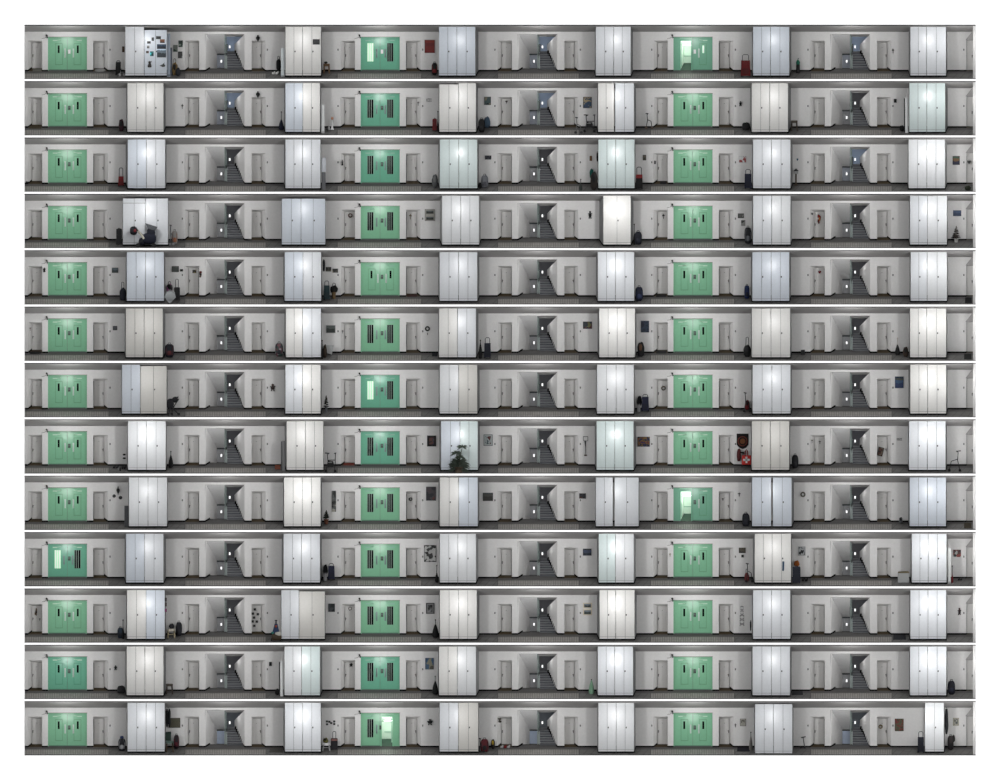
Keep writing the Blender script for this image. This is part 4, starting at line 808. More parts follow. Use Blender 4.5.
picture(k, 741.2, 745.3, 26.3, 32, art([(90, 90, 88), (180, 180, 176)], 6, 'cells', 9), 'lower grey print left of the cabinets', None, None, 'wall_print', 'picture')
backpack(k, 744.4, 751.6, 31.4, 49.8, (34, 36, 42), (130, 134, 140), 'dark backpack with pale straps beside the cabinets')
ornament(k, 811.2, 813.2, 18.5, 21.4, [(50, 50, 54)], 'tiny dark ornament at the niche left of the stairs', 'wall_ornament', 'ornament', 'heart')
ornament(k, 817.9, 821.2, 20.6, 30.4, [(170, 50, 40), (196, 120, 60), (120, 40, 40)], 'red fish shaped ornament on the door left of the stairs', 'door_ornament', 'ornament', 'bunch', D_BACK+8.6)
picture(k, 953.1, 961.3, 16.4, 22.2, art([(40, 70, 120), (70, 104, 150), (120, 140, 160)], 3, 'bands', 3), 'blue seascape picture at the right end', (44, 60, 90), None, 'framed_picture', 'picture', .35)
plant(k, 951, 961.5, 31, 48.4, 'bushy dark flower bunch in white pots at the right end', (60, 54, 50), (200, 200, 198), 'potted_plant', potw=.4, poth=.22)
# --- fifth
k = 4
ornament(k, 43, 45.6, 17.2, 21.8, [(22, 22, 24), (22, 22, 24)], 'black cutout on the pier left of the first green doors', 'wall_ornament', 'ornament', 'figure')
picture(k, 111.8, 118.2, 17.4, 22.6, art([(80, 96, 100), (130, 150, 160), (96, 92, 76)], 3, 'bands', 4), 'small landscape left of the first cabinets', (74, 74, 66))
sack(k, 119.4, 126, 31.6, 50.2, (44, 46, 60), 'dark blue grey bag leaning at the first cabinets', 'bag', 'bag', None, 5)
picture(k, 171.7, 178.8, 15.8, 21.8, art([(90, 96, 92), (160, 166, 160)], 3, 'bands', 6), 'framed landscape right of the first cabinets', (70, 68, 58))
picture(k, 180, 183, 18.8, 21.2, M((60, 62, 60)), 'tiny dark picture beside the framed landscape', (40, 40, 38), None, 'framed_picture', 'picture', .3)
suitcase(k, 174, 179.9, 28.8, 49.6, (36, 36, 40), 'black suitcase with raised handle right of the first cabinets', 8)
sack(k, 166.2, 172.6, 31, 42.5, (150, 96, 140), 'pink patterned bag behind the white bundle', 'bag', 'bag', BLK, 2, art([(200, 130, 180), (50, 40, 50), (220, 210, 220)], 6, 'cells', 4))
r = thing('white_bundle', L('white translucent cloth bundle at the cabinet corner', k), 'bundle', W(170.2, 53.2, 2.5, k))
MB().prism([(-5.8, 6.5), (-2.5, 2), (-.6, 0), (3, 3.4), (5.6, 6), (4.4, 11.6), (0, 12.4), (-3.8, 11.8)], -1.2, 1.0).blob(0, -.8, 7, 4, 1.6, 4.5, .9, 12, 8, 0, .15, 3).build('cloth', M((196, 200, 202), .6), r); MB().ring(0, 11.8, 1.6, .4, -.8).build('knot', M((180, 184, 186), .6), r)
picture(k, 192.4, 196.2, 19.6, 22.8, art([(60, 56, 40), (170, 150, 90)], 6, 'cells', 2), 'gold and dark sign on the door left of the stairs', None, None, 'door_sign', 'sign').location.y = (D_BACK+8.6)*S
ornament(k, 199.4, 201.8, 20.6, 27.6, [(140, 60, 60), (70, 64, 60), (150, 120, 110)], 'red ornament on the pier left of the stairs')
for q, (a, c, v0, v1) in enumerate(((325.7, 331.2, 16.8, 21.2), (332.4, 338, 18.4, 22.4))):
    picture(k, a, c, v0, v1, art([(40, 40, 38), (190, 180, 150), (100, 96, 84)], 4, 'cells', 12+q), '%s of two beige and black pictures' % ['left', 'right'][q], None, None, 'wall_print', 'picture')
hanging(k, 322.6, 325, 9, 21, [(50, 52, 56)], 'dark coat hanging at the cabinet side', 'coat', 'coat', 16)
trolley(k, 323.4, 330, 30.4, 50, (30, 64, 70), 'dark teal trolley right of the cabinets', 5, 1.3)
r = sack(k, 330.6, 338.2, 33.2, 43, BLK, 'black umbrellas sticking out of the basket', 'umbrellas', 'umbrellas', None, 2); r.location = W(334, 42.6, dfloor(48.2), k)
r = thing('wicker_basket', L('tan wicker basket holding black umbrellas', k), 'basket', place(k, 331.6, 336, 40, 48.4)[0])
MB().lathe(0, 0, [(1.7, 0), (2.1, 6.4), (2.3, 6.6), (1.9, 6.8)], 12).build('basket_body', M((146, 118, 78)), r); MB().ring(0, 6.8, 1.8, .3, 0).build('rim', M((120, 94, 60)), r)
backpack(k, 635.3, 643, 34.8, 50.6, (28, 34, 62), (70, 84, 130), 'dark blue backpack right of the bright cabinets')
backpack(k, 744.3, 749.6, 33.4, 48.4, (34, 56, 116), (28, 34, 60), 'bright blue backpack left of the cabinets')
ornament(k, 818.2, 821.2, 20, 23.6, [(150, 36, 50), (90, 30, 40)], 'small red heart on the door left of the stairs', 'door_heart', 'ornament', 'heart', D_BACK+8.6)
mat(k, 965, 972, 47.5, 52.8, (26, 26, 30), 'black doormat at the right end')
mat(k, 656, 666.5, 44.4, 46.6, (34, 34, 36), 'black doormat left of the right green doors'); mat(k, 407, 417, 44.4, 46.4, (84, 50, 48), 'dark red doormat right of the middle green doors')
# --- sixth
k = 5
mat(k, 28.8, 41.5, 45, 47.6, (28, 28, 30), 'black oval doormat at the first door', None, None, True)
ornament(k, 29.4, 31, 20.6, 24.2, [(130, 60, 50), (60, 50, 46)], 'small red tag on the wall at the far left', 'wall_tag', 'tag', 'cross')
picture(k, 112.8, 117.2, 19.4, 23.6, art([(40, 40, 50), (110, 110, 120)], 8, 'cells', 3), 'small dark square picture left of the first cabinets', (30, 30, 36))
backpack(k, 164.8, 174, 35.8, 50.8, (28, 30, 44), (120, 50, 56), 'large dark backpack with red zip right of the first cabinets')
backpack(k, 275.2, 283, 34.6, 49.8, (90, 84, 96), (60, 60, 70), 'floral backpack left of the cabinets', 'backpack', art([(60, 60, 74), (150, 90, 100), (180, 180, 184), (60, 90, 80)], 7, 'cells', 6))
picture(k, 325.8, 335.6, 18.4, 26.6, art([(70, 78, 72), (120, 130, 126), (170, 178, 178)], 2.4, 'bands', 2), 'grey green landscape on white mount', (206, 206, 204), None)
ornament(k, 341.6, 343.6, 23.4, 26.8, [BLK, BLK], 'small black box on the niche side', 'wall_box', 'box', 'cross')
pole_bag(k, 320.9, 323.4, 33.2, 52.2, BLK, 'black walking poles in a slim bag beside the cabinets', 'pole_bag', 'bag', 4)
sack(k, 322.8, 326.8, 37, 51, (70, 56, 44), 'brown bag next to the walking poles')
r = thing('small_table', L('small table under a white cloth below the landscape', k), 'table', place(k, 326, 333.4, 38, 48)[0])
for sx in (-1, 1): MB().tube([(sx*2.4, 0, 0), (sx*2.2, 0, 8)], .3).build('leg', M((90, 90, 92)), r)
MB().box(-3.4, 3.4, -1.8, 1.8, 8, 8.6).build('tabletop', M((120, 120, 120)), r)
tag(MB().hexa([(-2.8, -2.3, 1.6), (1.8, -2.3, .2), (3.8, -2.3, 9), (-3.8, -2.3, 9), (-2.8, -1.8, 1.6), (1.8, -1.8, .2), (3.8, 2.2, 9.2), (-3.8, 2.2, 9.2)]).tube([(-3.7, -2.3, 9), (3.7, -2.3, 9)], .35).build('white_cloth', M((204, 206, 206), .8), None, W(329.9, 48.1, dfloor(48), k)), L('white cloth hanging over the small table', k), 'cloth')
ornament(k, 424.9, 429.9, 19.2, 25, [(34, 34, 36), (80, 84, 80)], 'dark wreath left of the cabinets', 'wreath', 'wreath', 'wreath')
ornament(k, 427, 428, 26, 28.8, [(120, 120, 120)], 'small pendant under the dark wreath', 'pendant', 'ornament', 'heart')
mat(k, 432, 437.4, 46.4, 49.8, (40, 44, 52), 'small dark mat at the left cabinet foot')
trolley(k, 483.8, 491.2, 30.8, 51.8, (32, 36, 56), 'dark blue trolley with tall loop handle', 6, 1.8)
pole_bag(k, 478.3, 482.4, 33, 52, BLK, 'black furled parasol between cabinets and blue trolley', 'parasol', 'parasol', 3)
picture(k, 583, 592, 15, 22.2, art([(40, 44, 84), (120, 50, 60), (50, 60, 70), (150, 150, 90)], 8, 'cells', 7), 'dark picture with coloured squares left of the cabinets', (24, 24, 30))
picture(k, 640.9, 649.1, 14.2, 25.8, art([(30, 40, 70), (60, 80, 110), (40, 60, 80)], 4, 'noise', 9), 'tall dark blue poster right of the cabinets', (36, 40, 60), None, 'wall_poster', 'poster', .3)
sack(k, 637.4, 644.2, 34.6, 49.8, (28, 28, 30), 'black golf bag with brown top right of the cabinets', 'golf bag', 'golf_bag', (120, 84, 60), 0, None, .6)
sack(k, 743.6, 750.9, 30.4, 50.2, (26, 26, 28), 'black bag heap with tall handle left of the cabinets', 'bag', 'bag', (40, 40, 44), 7)
box_(k, 801, 804.8, 43, 48, (36, 36, 38), 'small black box right of the cabinets')
r = pole_bag(k, 894.9, 900.2, 30.6, 48.4, (36, 36, 38), 'black bag with a white bottle right of the stairs', 'bottle_bag', 'bag', 7, (214, 204, 196))
sack(k, 903, 908.4, 39.4, 50.2, (84, 68, 56), 'brown bag left of the last cabinets', 'bag', 'bag', BLK)
mat(k, 964, 971.6, 47.6, 52.8, (44, 44, 44), 'dark doormat at the right end')
mat(k, 656, 666.5, 44.4, 46.8, (60, 60, 60), 'grey doormat left of the right green doors')
# --- seventh
k = 6
r = thing('folded_pushchair', L('black folded pushchair right of the first cabinets', k), 'pushchair', place(k, 166.2, 180.5, 33, 52.6)[0])
MB().tube([(-5, -1, 1), (-2, -1, 12), (5, -1, 19)], .6).tube([(5, -1, 1.5), (0, -1, 7), (-5.5, -1, 15)], .6).tube([(-2, 1, 1), (1, 1, 10), (5.5, 1, 17)], .5).build('frame', M((40, 40, 44), .4), r)
MB().blob(-3, 0, 11.5, 3.4, 2, 5.4, .8, 12, 8, 0, .25, 3).blob(1.6, 0, 16, 3, 1.6, 3, .9, 10, 7, 0, .3, 6).build('fabric', M((24, 24, 34)), r)
for x in (-5, -1.5, 5.4): MB().prism([(x+1.5*math.cos(t*PI/6), 1.5+1.5*math.sin(t*PI/6)) for t in range(12)], -1.6, -.9).build('wheel', BLACK, r)
ornament(k, 269.8, 275.6, 20.8, 28.2, [(70, 54, 50), (110, 90, 80)], 'brown doll figure hanging beside the door right of the stairs', 'wall_figure', 'ornament', 'figure')
plant(k, 323, 329.4, 32, 49.4, 'thin dark plant right of the cabinets', (50, 56, 54), (120, 122, 126), poth=.3, potw=.4)
sack(k, 636.9, 642, 31, 41.6, (24, 24, 30), 'black coat draped left of the navy trolley', 'coat', 'coat').location.z = W(0, 43, 0, k)[2]
box_(k, 637.2, 640.4, 40.6, 49, (170, 170, 172), 'small white canister under the black coat', (120, 120, 124), 'canister', 'canister')
trolley(k, 641.4, 649.2, 31.2, 48.8, (34, 38, 72), 'navy shopping trolley right of the cabinets', 3, 1.3)
ornament(k, 661.2, 665.8, 23, 27.6, [(110, 104, 90), (150, 130, 110)], 'round wreath on the door left of the right green doors', 'door_wreath', 'wreath', 'wreath', D_BACK+8.6)
r = rollator(k, 743.6, 750.8, 29.6, 49.4, 'dark folded pushchair frame left of the cabinets', (40, 40, 44), BLK, 'folded_pushchair', 'pushchair', False)
sack(k, 745, 749.6, 36.4, 46.8, (150, 30, 40), 'red and black bag hanging on the folded frame', 'bag', 'bag', BLK)
picture(k, 895, 903.6, 13.6, 25.2, art([(40, 70, 130), (70, 110, 160), (90, 100, 90), (40, 60, 90)], 3, 'bands', 7), 'tall blue poster right of the stairs', (50, 70, 110), None, 'wall_poster', 'poster', .3)
# --- eighth
k = 7
shoes(k, 112.9, 119, 46, 49, (34, 36, 42), 'dark sports shoes left of the bright cabinets')
shoes(k, 117.4, 121.4, 47.2, 51.6, (170, 170, 170), 'pale grey shoe pair next to the dark ones', 'shoes', 'shoes', (60, 60, 60))
shoes(k, 121.6, 126, 45.6, 50, (40, 40, 44), 'black boots at the cabinet foot', 'boots', 'boots')
for q, v in enumerate((35.4, 39)): tag(MB().blob(0, 0, 0, 1.6, 1.3, .9, .8).build('cap', M((36, 36, 40)), None, W(124.2, v, D_BACK-1, k)), L('%s black cap hanging beside the bright cabinets' % ['upper', 'lower'][q], k), 'cap')
pole_bag(k, 168.2, 173.4, 31.4, 48.6, (28, 28, 30), 'black furled parasol right of the first cabinets', 'parasol', 'parasol', 4)
board(k, 282.2, 285, 21.4, 51.4, (150, 152, 154), 'grey boards leaning left of the cabinets', 'leaning_board', 'board', (90, 92, 94))
box_(k, 274.8, 280.2, 45.6, 50, (150, 78, 50), 'orange box on the floor left of the leaning boards')
r = rollator(k, 324.8, 336.2, 33.6, 53, 'black wheeled walker with basket right of the cabinets', (44, 44, 48))
mat(k, 343.5, 354.4, 44, 46.2, (150, 64, 48), 'red doormat left of the middle green doors')
picture(k, 427.1, 436.2, 16.3, 27.2, art([(50, 34, 40), (120, 70, 60), (60, 60, 90), (150, 120, 90)], 3.5, 'noise', 4), 'dark framed painting left of the plant', (34, 26, 28), (44, 36, 38), fw=.8)
plant(k, 448, 469.6, 23.5, 53.4, 'large leafy palm like plant before the cabinets', (84, 98, 84), (120, 104, 84), big=True, potw=.4, poth=.2)
picture(k, 483.6, 492.6, 15.2, 26.6, art([(120, 60, 60), (190, 200, 200), (80, 100, 110)], 4, 'noise', 5), 'pale framed picture right of the plant', (130, 140, 140), (200, 206, 206), fw=.5)
r = thing('toy_hoop', L('small basketball hoop with a long tassel on the wall', k), 'hoop', W(585.6, 20, D_BACK, k))
MB().box(-2.4, 2.4, -.5, 0, 2.4, 2.9).box(-2.4, 2.4, -.5, 0, -1.8, -1.4).box(-2.4, -2, -.5, 0, -1.4, 2.4).box(2, 2.4, -.5, 0, -1.4, 2.4).build('backboard_frame', M((90, 90, 90)), r); MB().tube([(-.4, -.8, -1.6), (-.1, -.8, -8), (0, -.8, -15)], [.8, .3, .3]).build('net', M((70, 70, 70)), r); MB().blob(0, -.8, -16, 1.6, .7, .8, 1).build('tassel', M((110, 90, 84)), r)
picture(k, 637.4, 649.8, 17.5, 27.4, art([(34, 40, 96), (30, 40, 70), (170, 130, 50), (150, 50, 50), (60, 60, 120)], 7, 'noise', 11), 'wide dark blue abstract painting right of the cabinets', (30, 30, 50), None, 'wall_painting', 'painting', .3)
r = thing('wall_banner', L('black shield shaped banner with an orange disc', k), 'banner', W(742.6, 22, D_BACK, k))
MB().prism([(-5.9, 7.6), (5.9, 7.6), (5.9, -3.4), (3.6, -6.4), (0, -7.8), (-3.6, -6.4), (-5.9, -3.4)], -.4, 0).build('cloth', M((32, 24, 24), .8), r); MB().ring(0, 0, 4.6, .5, -.6).build('ring', M((150, 60, 36)), r); MB().disc(0, 0, 2.8, -.7, -.4).build('disc', M((150, 84, 34)), r)
sack(k, 736.8, 741.2, 30.5, 44, (110, 44, 44), 'small dark red cloth bag under the banner', 'bag', 'bag').location.z = W(0, 42, 0, k)[2]
r = thing('cross_bag', L('bright red bag with a white cross beside the cabinets', k), 'bag', W(746.5, 45.4, D_BACK-8, k))
MB().rbox(-4.6, 4.6, -1.4, 1.4, 0, 9.4, .5).build('bag_body', M((204, 44, 36), .6), r); MB().box(-.95, .95, -1.7, -1.4, 1.6, 8).box(-3.2, 3.2, -1.7, -1.4, 3.8, 5.8).build('white_cross', WHITE, r); MB().tube([(-1.4, 0, 9), (-1.1, 0, 13.6), (0, 0, 15), (1.1, 0, 13.6), (1.4, 0, 9)], .55).build('strap', M((160, 34, 34)), r)
rollator(k, 740.6, 750.4, 33, 50.4, 'dark folded cart under the red cross bag', (60, 60, 64), BLK, 'folded_cart', 'cart', False).location.y = (D_BACK-4)*S
backpack(k, 791.8, 798.4, 34, 48.8, (28, 30, 36), (50, 52, 58), 'black backpack right of the beige cabinets')
ornament(k, 811.2, 813, 20, 24, [(110, 100, 90), (80, 70, 60)], 'tiny tan ornament at the niche left of the stairs', 'wall_ornament', 'ornament', 'cross')
ornament(k, 818.8, 821, 21.4, 24.6, [(60, 60, 58)], 'small dark square on the door left of the stairs', 'door_ornament', 'ornament', 'cross', D_BACK+8.6)
r = picture(k, 877.8, 883.4, 28, 36.8, art([(40, 30, 28), (110, 60, 44), (150, 130, 110)], 7, 'cells', 3), 'tilted dark patterned picture on the door right of the stairs', (30, 26, 26)); r.rotation_euler = (0, .25, 0); r.location.y = (D_BACK+8)*S
ornament(k, 896.8, 902.2, 18.6, 21.4, [(80, 80, 82)], 'dark cut letters right of the stairs', 'wall_lettering', 'lettering', 'letters')
rollator(k, 948, 961.2, 31.4, 52.2, 'black wheeled walker right of the last cabinets', (36, 36, 38), BLK, 'rollator', 'rollator', False, -1)
# --- ninth
k = 8
ornament(k, 116.4, 119.8, 11, 18.8, [(26, 26, 28), (26, 26, 28)], 'black vase shaped ornament above two discs', 'wall_ornament', 'ornament', 'lantern')
ornament(k, 112.4, 115.8, 18.7, 22.2, [(26, 26, 28), (70, 70, 72)], 'left of two round black wall clocks', 'wall_clock', 'clock', 'disc')
ornament(k, 118.6, 122.2, 20.3, 23.9, [(26, 26, 28), (70, 70, 72)], 'right of two round black wall clocks', 'wall_clock', 'clock', 'disc')
board(k, 124.4, 128.6, 30, 51.2, (76, 78, 84), 'dark grey board leaning left of the first cabinets')
plant(k, 322.4, 330, 34, 48.6, 'small dark fir in a brown pot right of the cabinets', (44, 56, 48), (128, 76, 52), poth=.36, potw=.62)
picture(k, 331.7, 336, 15.2, 36.2, art([(30, 32, 32), (110, 112, 110), (190, 188, 176)], 3, 'noise', 13), 'tall narrow scroll with dark trees right of the cabinets', None, None, 'wall_scroll', 'scroll')
ornament(k, 408.8, 412.4, 21.8, 25.4, [(24, 24, 26), (50, 50, 54)], 'black round wreath on the door right of the middle green doors', 'door_wreath', 'wreath', 'wreath', D_BACK+8.6)
picture(k, 426.1, 435.9, 11.2, 25, art([(60, 60, 70), (100, 90, 96), (140, 80, 70)], 2.6, 'noise', 15), 'dark grey purple poster left of the cabinets', (70, 70, 76), None, 'wall_poster', 'poster', .4)
picture(k, 482.8, 493, 17.2, 25.4, art([(70, 66, 60), (96, 96, 92), (50, 110, 150)], 1.4, 'bands', 1), 'street picture with blue sky right of the cabinets', (40, 44, 48), None, 'wall_poster', 'poster', .4)
picture(k, 579.2, 585.9, 17.8, 23, art([(60, 36, 36), (120, 64, 54), (50, 50, 60)], 5, 'cells', 6), 'small dark red picture right of the stairs', (44, 34, 34))
ornament(k, 737.8, 740.6, 17, 20.8, [BLK, BLK], 'small black cross shaped ornament left of the cabinets', 'wall_ornament', 'ornament', 'cross')
backpack(k, 742.2, 749.6, 36, 50.8, (28, 30, 44), (44, 46, 60), 'dark backpack left of the gapped cabinets')
ornament(k, 800.4, 805.6, 17, 20.8, [(150, 146, 134), (120, 118, 108)], 'pale branch ornament right of the cabinets', 'wall_ornament', 'ornament', 'wreath')
ornament(k, 721.6, 724.2, 22.6, 25, [BLK], 'black square sign on the door right of the right green doors', 'door_sign', 'sign', 'cross', D_BACK+8.6)
sack(k, 899, 902.7, 41, 47.8, (120, 122, 126), 'grey helmet with black top right of the stairs', 'helmet', 'helmet', BLK)
mat(k, 964, 971.6, 47.6, 52.6, (84, 76, 60), 'brown doormat at the right end')
# --- tenth
k = 9
sack(k, 323, 327.8, 31, 42, (24, 24, 30), 'black coat draped left of the navy trolley', 'coat', 'coat').location.z = W(0, 43, 0, k)[2]
box_(k, 323.6, 327, 40.6, 49, (170, 170, 172), 'small white canister under the black coat', (120, 120, 124), 'canister', 'canister')
trolley(k, 327.6, 335, 31.2, 48.2, (34, 38, 72), 'navy shopping trolley right of the cabinets', 3, 1.3)
picture(k, 424, 436.2, 13.2, 30, art([(60, 60, 60), (206, 206, 204), (90, 90, 90), (210, 210, 208)], 7, 'cells', 17), 'tall black and white patterned picture left of the cabinets', (70, 70, 70), None, 'framed_picture', 'picture', .45)
pole_bag(k, 434.9, 438.6, 32.8, 50.4, BLK, 'black furled umbrella left of the cabinets')
picture(k, 582.9, 591.5, 16.8, 23.7, art([(40, 50, 74), (80, 96, 130), (60, 60, 60), (40, 44, 50)], 2.4, 'bands', 3), 'dark blue city picture right of the stairs', (40, 44, 56), None, 'framed_picture', 'picture', .35)
ornament(k, 669.2, 671, 21.2, 24.6, [(60, 56, 40), (196, 180, 60)], 'small yellow and black tag on the pier by the right green doors', 'wall_tag', 'tag', 'cross')
picture(k, 738.9, 745.7, 15.8, 21.2, art([(110, 100, 84), (70, 70, 66), (150, 140, 120)], 4, 'cells', 18), 'brown picture left of the white cabinets', (74, 66, 54))
picture(k, 741.4, 743.9, 22.8, 25.5, M((44, 44, 46)), 'tiny dark square under the brown picture', (90, 90, 90), None, 'framed_picture', 'picture', .3)
r = rollator(k, 745.6, 753, 31.4, 50.4, 'black folded pushchair left of the white cabinets', (40, 40, 44), BLK, 'folded_pushchair', 'pushchair', False)
sack(k, 744.4, 749.2, 37, 49.4, (138, 56, 56), 'dusty red bag hanging on the folded pushchair', 'bag', 'bag', None, 3)
tag(MB().hexa([(-1, -.5, -4.5), (.8, -.5, -4.5), (1, -.5, 4.5), (-.8, -.5, 4.5), (-1, 0, -4.5), (.8, 0, -4.5), (1, 0, 4.5), (-.8, 0, 4.5)]).tube([(-.7, -.4, 4.4), (0, -.4, 5.4), (.8, -.4, 4.4)], .2).build('blue_scarf', M((58, 96, 132)), None, W(783.2, 34.4, 2.6, k)), L('blue scarf hanging from the cabinet lock', k), 'scarf')
picture(k, 798.1, 805.5, 14.6, 23.7, art([(40, 44, 48), (196, 198, 200), (90, 96, 100)], 3.4, 'noise', 19), 'black and white framed picture right of the cabinets', (190, 192, 192), fw=.7)
suitcase(k, 792.5, 800.5, 34.4, 51.4, (34, 40, 66), 'large navy suitcase right of the white cabinets')
sack(k, 794, 799.4, 28.8, 35, (190, 104, 40), 'orange bag on top of the navy suitcase').location.z = W(0, 34.4, 0, k)[2]
shoes(k, 801.8, 808.2, 46, 49.2, BLK, 'black shoes right of the navy suitcase')
box_(k, 897.8, 909, 39, 50.5, (196, 198, 198), 'large white box with tan flaps left of the last cabinets', (140, 126, 96))
board(k, 947.9, 950.7, 15.8, 51.4, (228, 230, 228), 'white board standing right of the last cabinets')
pole_bag(k, 951, 953.4, 33.4, 51, (130, 30, 40), 'narrow red umbrella behind the white board')
picture(k, 953.1, 961, 17.8, 25.2, art([(40, 40, 42), (180, 80, 70), (200, 200, 196), (120, 60, 60)], 8, 'cells', 20), 'collage of red and black photos at the right end', None, None, 'photo_collage', 'picture')
shoes(k, 957.8, 962.6, 46.2, 48.4, BLK, 'black shoes at the right end')
# --- eleventh
k = 10
ornament(k, 34.6, 37, 20, 28, [(110, 80, 60), (60, 50, 50), (130, 110, 90)], 'brown ornament on the first door', 'door_ornament', 'ornament', 'bunch', D_BACK+8.6)
ornament(k, 38.8, 40.6, 30, 32.6, [BLK], 'small black tag on the first door', 'door_tag', 'tag', 'cross', D_BACK+8.6)
backpack(k, 117.4, 123.2, 38, 49.8, (36, 56, 76), (26, 28, 36), 'dark blue bag left of the first cabinets')
pole_bag(k, 121.6, 124.4, 31, 50.4, BLK, 'black umbrella between the blue bag and cabinets')
for q, (v0, v1, cc) in enumerate(((9.4, 13.4, (60, 50, 50)), (14, 18.2, (84, 60, 54)), (20.4, 23.6, (190, 70, 150)))):
    o = MB().hexa([(-.9, -.3, -(v1-v0)/2), (.9, .5, -(v1-v0)/2), (.9, .5, (v1-v0)/2), (-.9, -.3, (v1-v0)/2), (-.9, .2, -(v1-v0)/2), (.9, 1, -(v1-v0)/2), (.9, 1, (v1-v0)/2), (-.9, .2, (v1-v0)/2)]).build('side_sticker', M(cc, .5), None, W(165.8, (v0+v1)/2, 10, k))
    tag(o, L(['upper brown sticker on the cabinet side', 'lower brown sticker on the cabinet side', 'pink sticker on the cabinet side'][q], k), 'sticker')
stool(k, 167.2, 175.2, 40.4, 49.8, (190, 178, 146), 'cream stool with a bag on it right of the first cabinets', (206, 200, 186))
sack(k, 169, 174.2, 35.6, 41, (44, 44, 50), 'dark bag resting on the cream stool').location = W(171.6, 40.5, dfloor(49.8), k)
backpack(k, 175.7, 182, 32, 47.8, (34, 36, 46), (50, 52, 60), 'tall dark wheeled bag right of the cream stool', 'wheeled_bag')
for q, (x, v) in enumerate(((254.6, 21.2), (252.6, 25.4), (257.6, 26), (253.8, 29.4), (252.4, 33.2), (256.6, 33.4), (254, 37.6))):
    tag(MB().box(-1.25, 1.25, -.25, 0, -1.2, 1.2).box(-.9, .9, -.3, -.25, -.8, .8, 1).build('door_photo', [M((34, 34, 36)), M((70, 70, 70))], None, W(x+.2, v, D_BACK+8.5, k)), L('black photo card on the crowded door, %s from the top' % ORD[q], k), 'photo', 'black photo cards on the door')
r = thing('beach_trolley', L('blue trolley loaded with colourful bags left of the cabinets', k), 'trolley', place(k, 269.4, 282, 31.4, 53)[0])
MB().tube([(-2, 1, 3), (-.6, 1, 14), (.2, 1, 21)], .4).tube([(3, 1, 3), (1, 1, 14), (.4, 1, 21)], .4).tube([(-1, 1, 21), (1.6, 1, 21)], .5).build('frame', M((60, 62, 70)), r)
MB().hexa([(-4, -1.6, 7), (4.4, -1.6, 7), (1.8, -1, 17.6), (-1, -1, 17.6), (-4, 1, 7), (4.4, 1, 7), (1.8, 1, 17.6), (-1, 1, 17.6)]).build('blue_bag', M((40, 70, 120)), r)
MB().blob(.8, -1.6, 4.4, 5.2, 1.8, 3.6, .7, 12, 8, 0, .1, 2).build('tote', M((96, 80, 60)), r); MB().blob(2.4, -2.4, 7.4, 3.2, 1.2, 2.2, .9, 10, 7, 0, .3, 8).build('white_items', M((206, 204, 196)), r); MB().blob(-3.2, -2, 8.6, 1.4, 1, 1.2, 1).build('teal_item', M((60, 170, 160)), r); MB().blob(.2, -1.6, 15, 1.2, 1, 1.4, 1).build('orange_item', M((180, 80, 50)), r)
for x in (-4.4, 4.4): MB().wheel(x, .6, 1.6, 1.6, .8).build('wheel', BLACK, r)
picture(k, 328.2, 334.9, 15.4, 23.6, art([(34, 38, 44), (80, 86, 92)], 4, 'noise', 21), 'dark framed picture right of the cabinets', (28, 30, 34))
ornament(k, 348.2, 351.9, 18.4, 22.2, [(90, 70, 66), (220, 218, 214)], 'round white clock on the door left of the middle green doors', 'door_clock', 'clock', 'disc', D_BACK+8.6)
picture(k, 426, 434.4, 14.7, 25.5, art([(34, 36, 38), (110, 112, 114), (180, 182, 184)], 3, 'noise', 22), 'black framed photograph left of the cabinets', (26, 26, 28), (180, 180, 180), fw=.7)
pole_bag(k, 432, 438.9, 30.8, 49.4, (26, 26, 28), 'black bag with tall handle left of the cabinets', 'furled_parasol', 'parasol', 5)
for q, (v0, v1) in enumerate(((14.6, 20.2), (21, 27))): picture(k, 583.1, 592, v0, v1, art([(80, 90, 90), (150, 166, 180), (196, 200, 204)], 2, 'bands', q+3), '%s of two framed landscapes right of the stairs' % ['upper', 'lower'][q], (222, 212, 190), fw=1.0)
o = MB(); rnd = random.Random(5)
for q in range(9):
    z = 10-q*2.3; ww = 1.6+(.5 if q > 3 else -.3)
    o.box(-ww, -ww+.5, -.3, 0, z-1.7, z).box(ww-.5, ww, -.3, 0, z-1.7, z).box(-ww, ww, -.3, 0, z-(1.7 if q % 2 else .5), z-(1.2 if q % 2 else 0))
tag(o.build('wall_lettering', M((44, 46, 52)), None, W(742, 27.8, D_BACK, k)), L('vertical column of dark lettering left of the cabinets', k), 'lettering')
hanging(k, 750, 751.4, 32, 42.5, [(40, 40, 42)], 'black strip hanging at the cabinet side', 'strap', 'strap', 18)
ornament(k, 957.6, 961.3, 19.4, 26.8, [(60, 40, 44), (190, 120, 110), (100, 60, 64)], 'small red and dark doll at the right end', 'wall_ornament', 'ornament', 'figure')
mat(k, 893, 906, 46.8, 51.5, (52, 54, 60), 'dark grey mat left of the last cabinets')
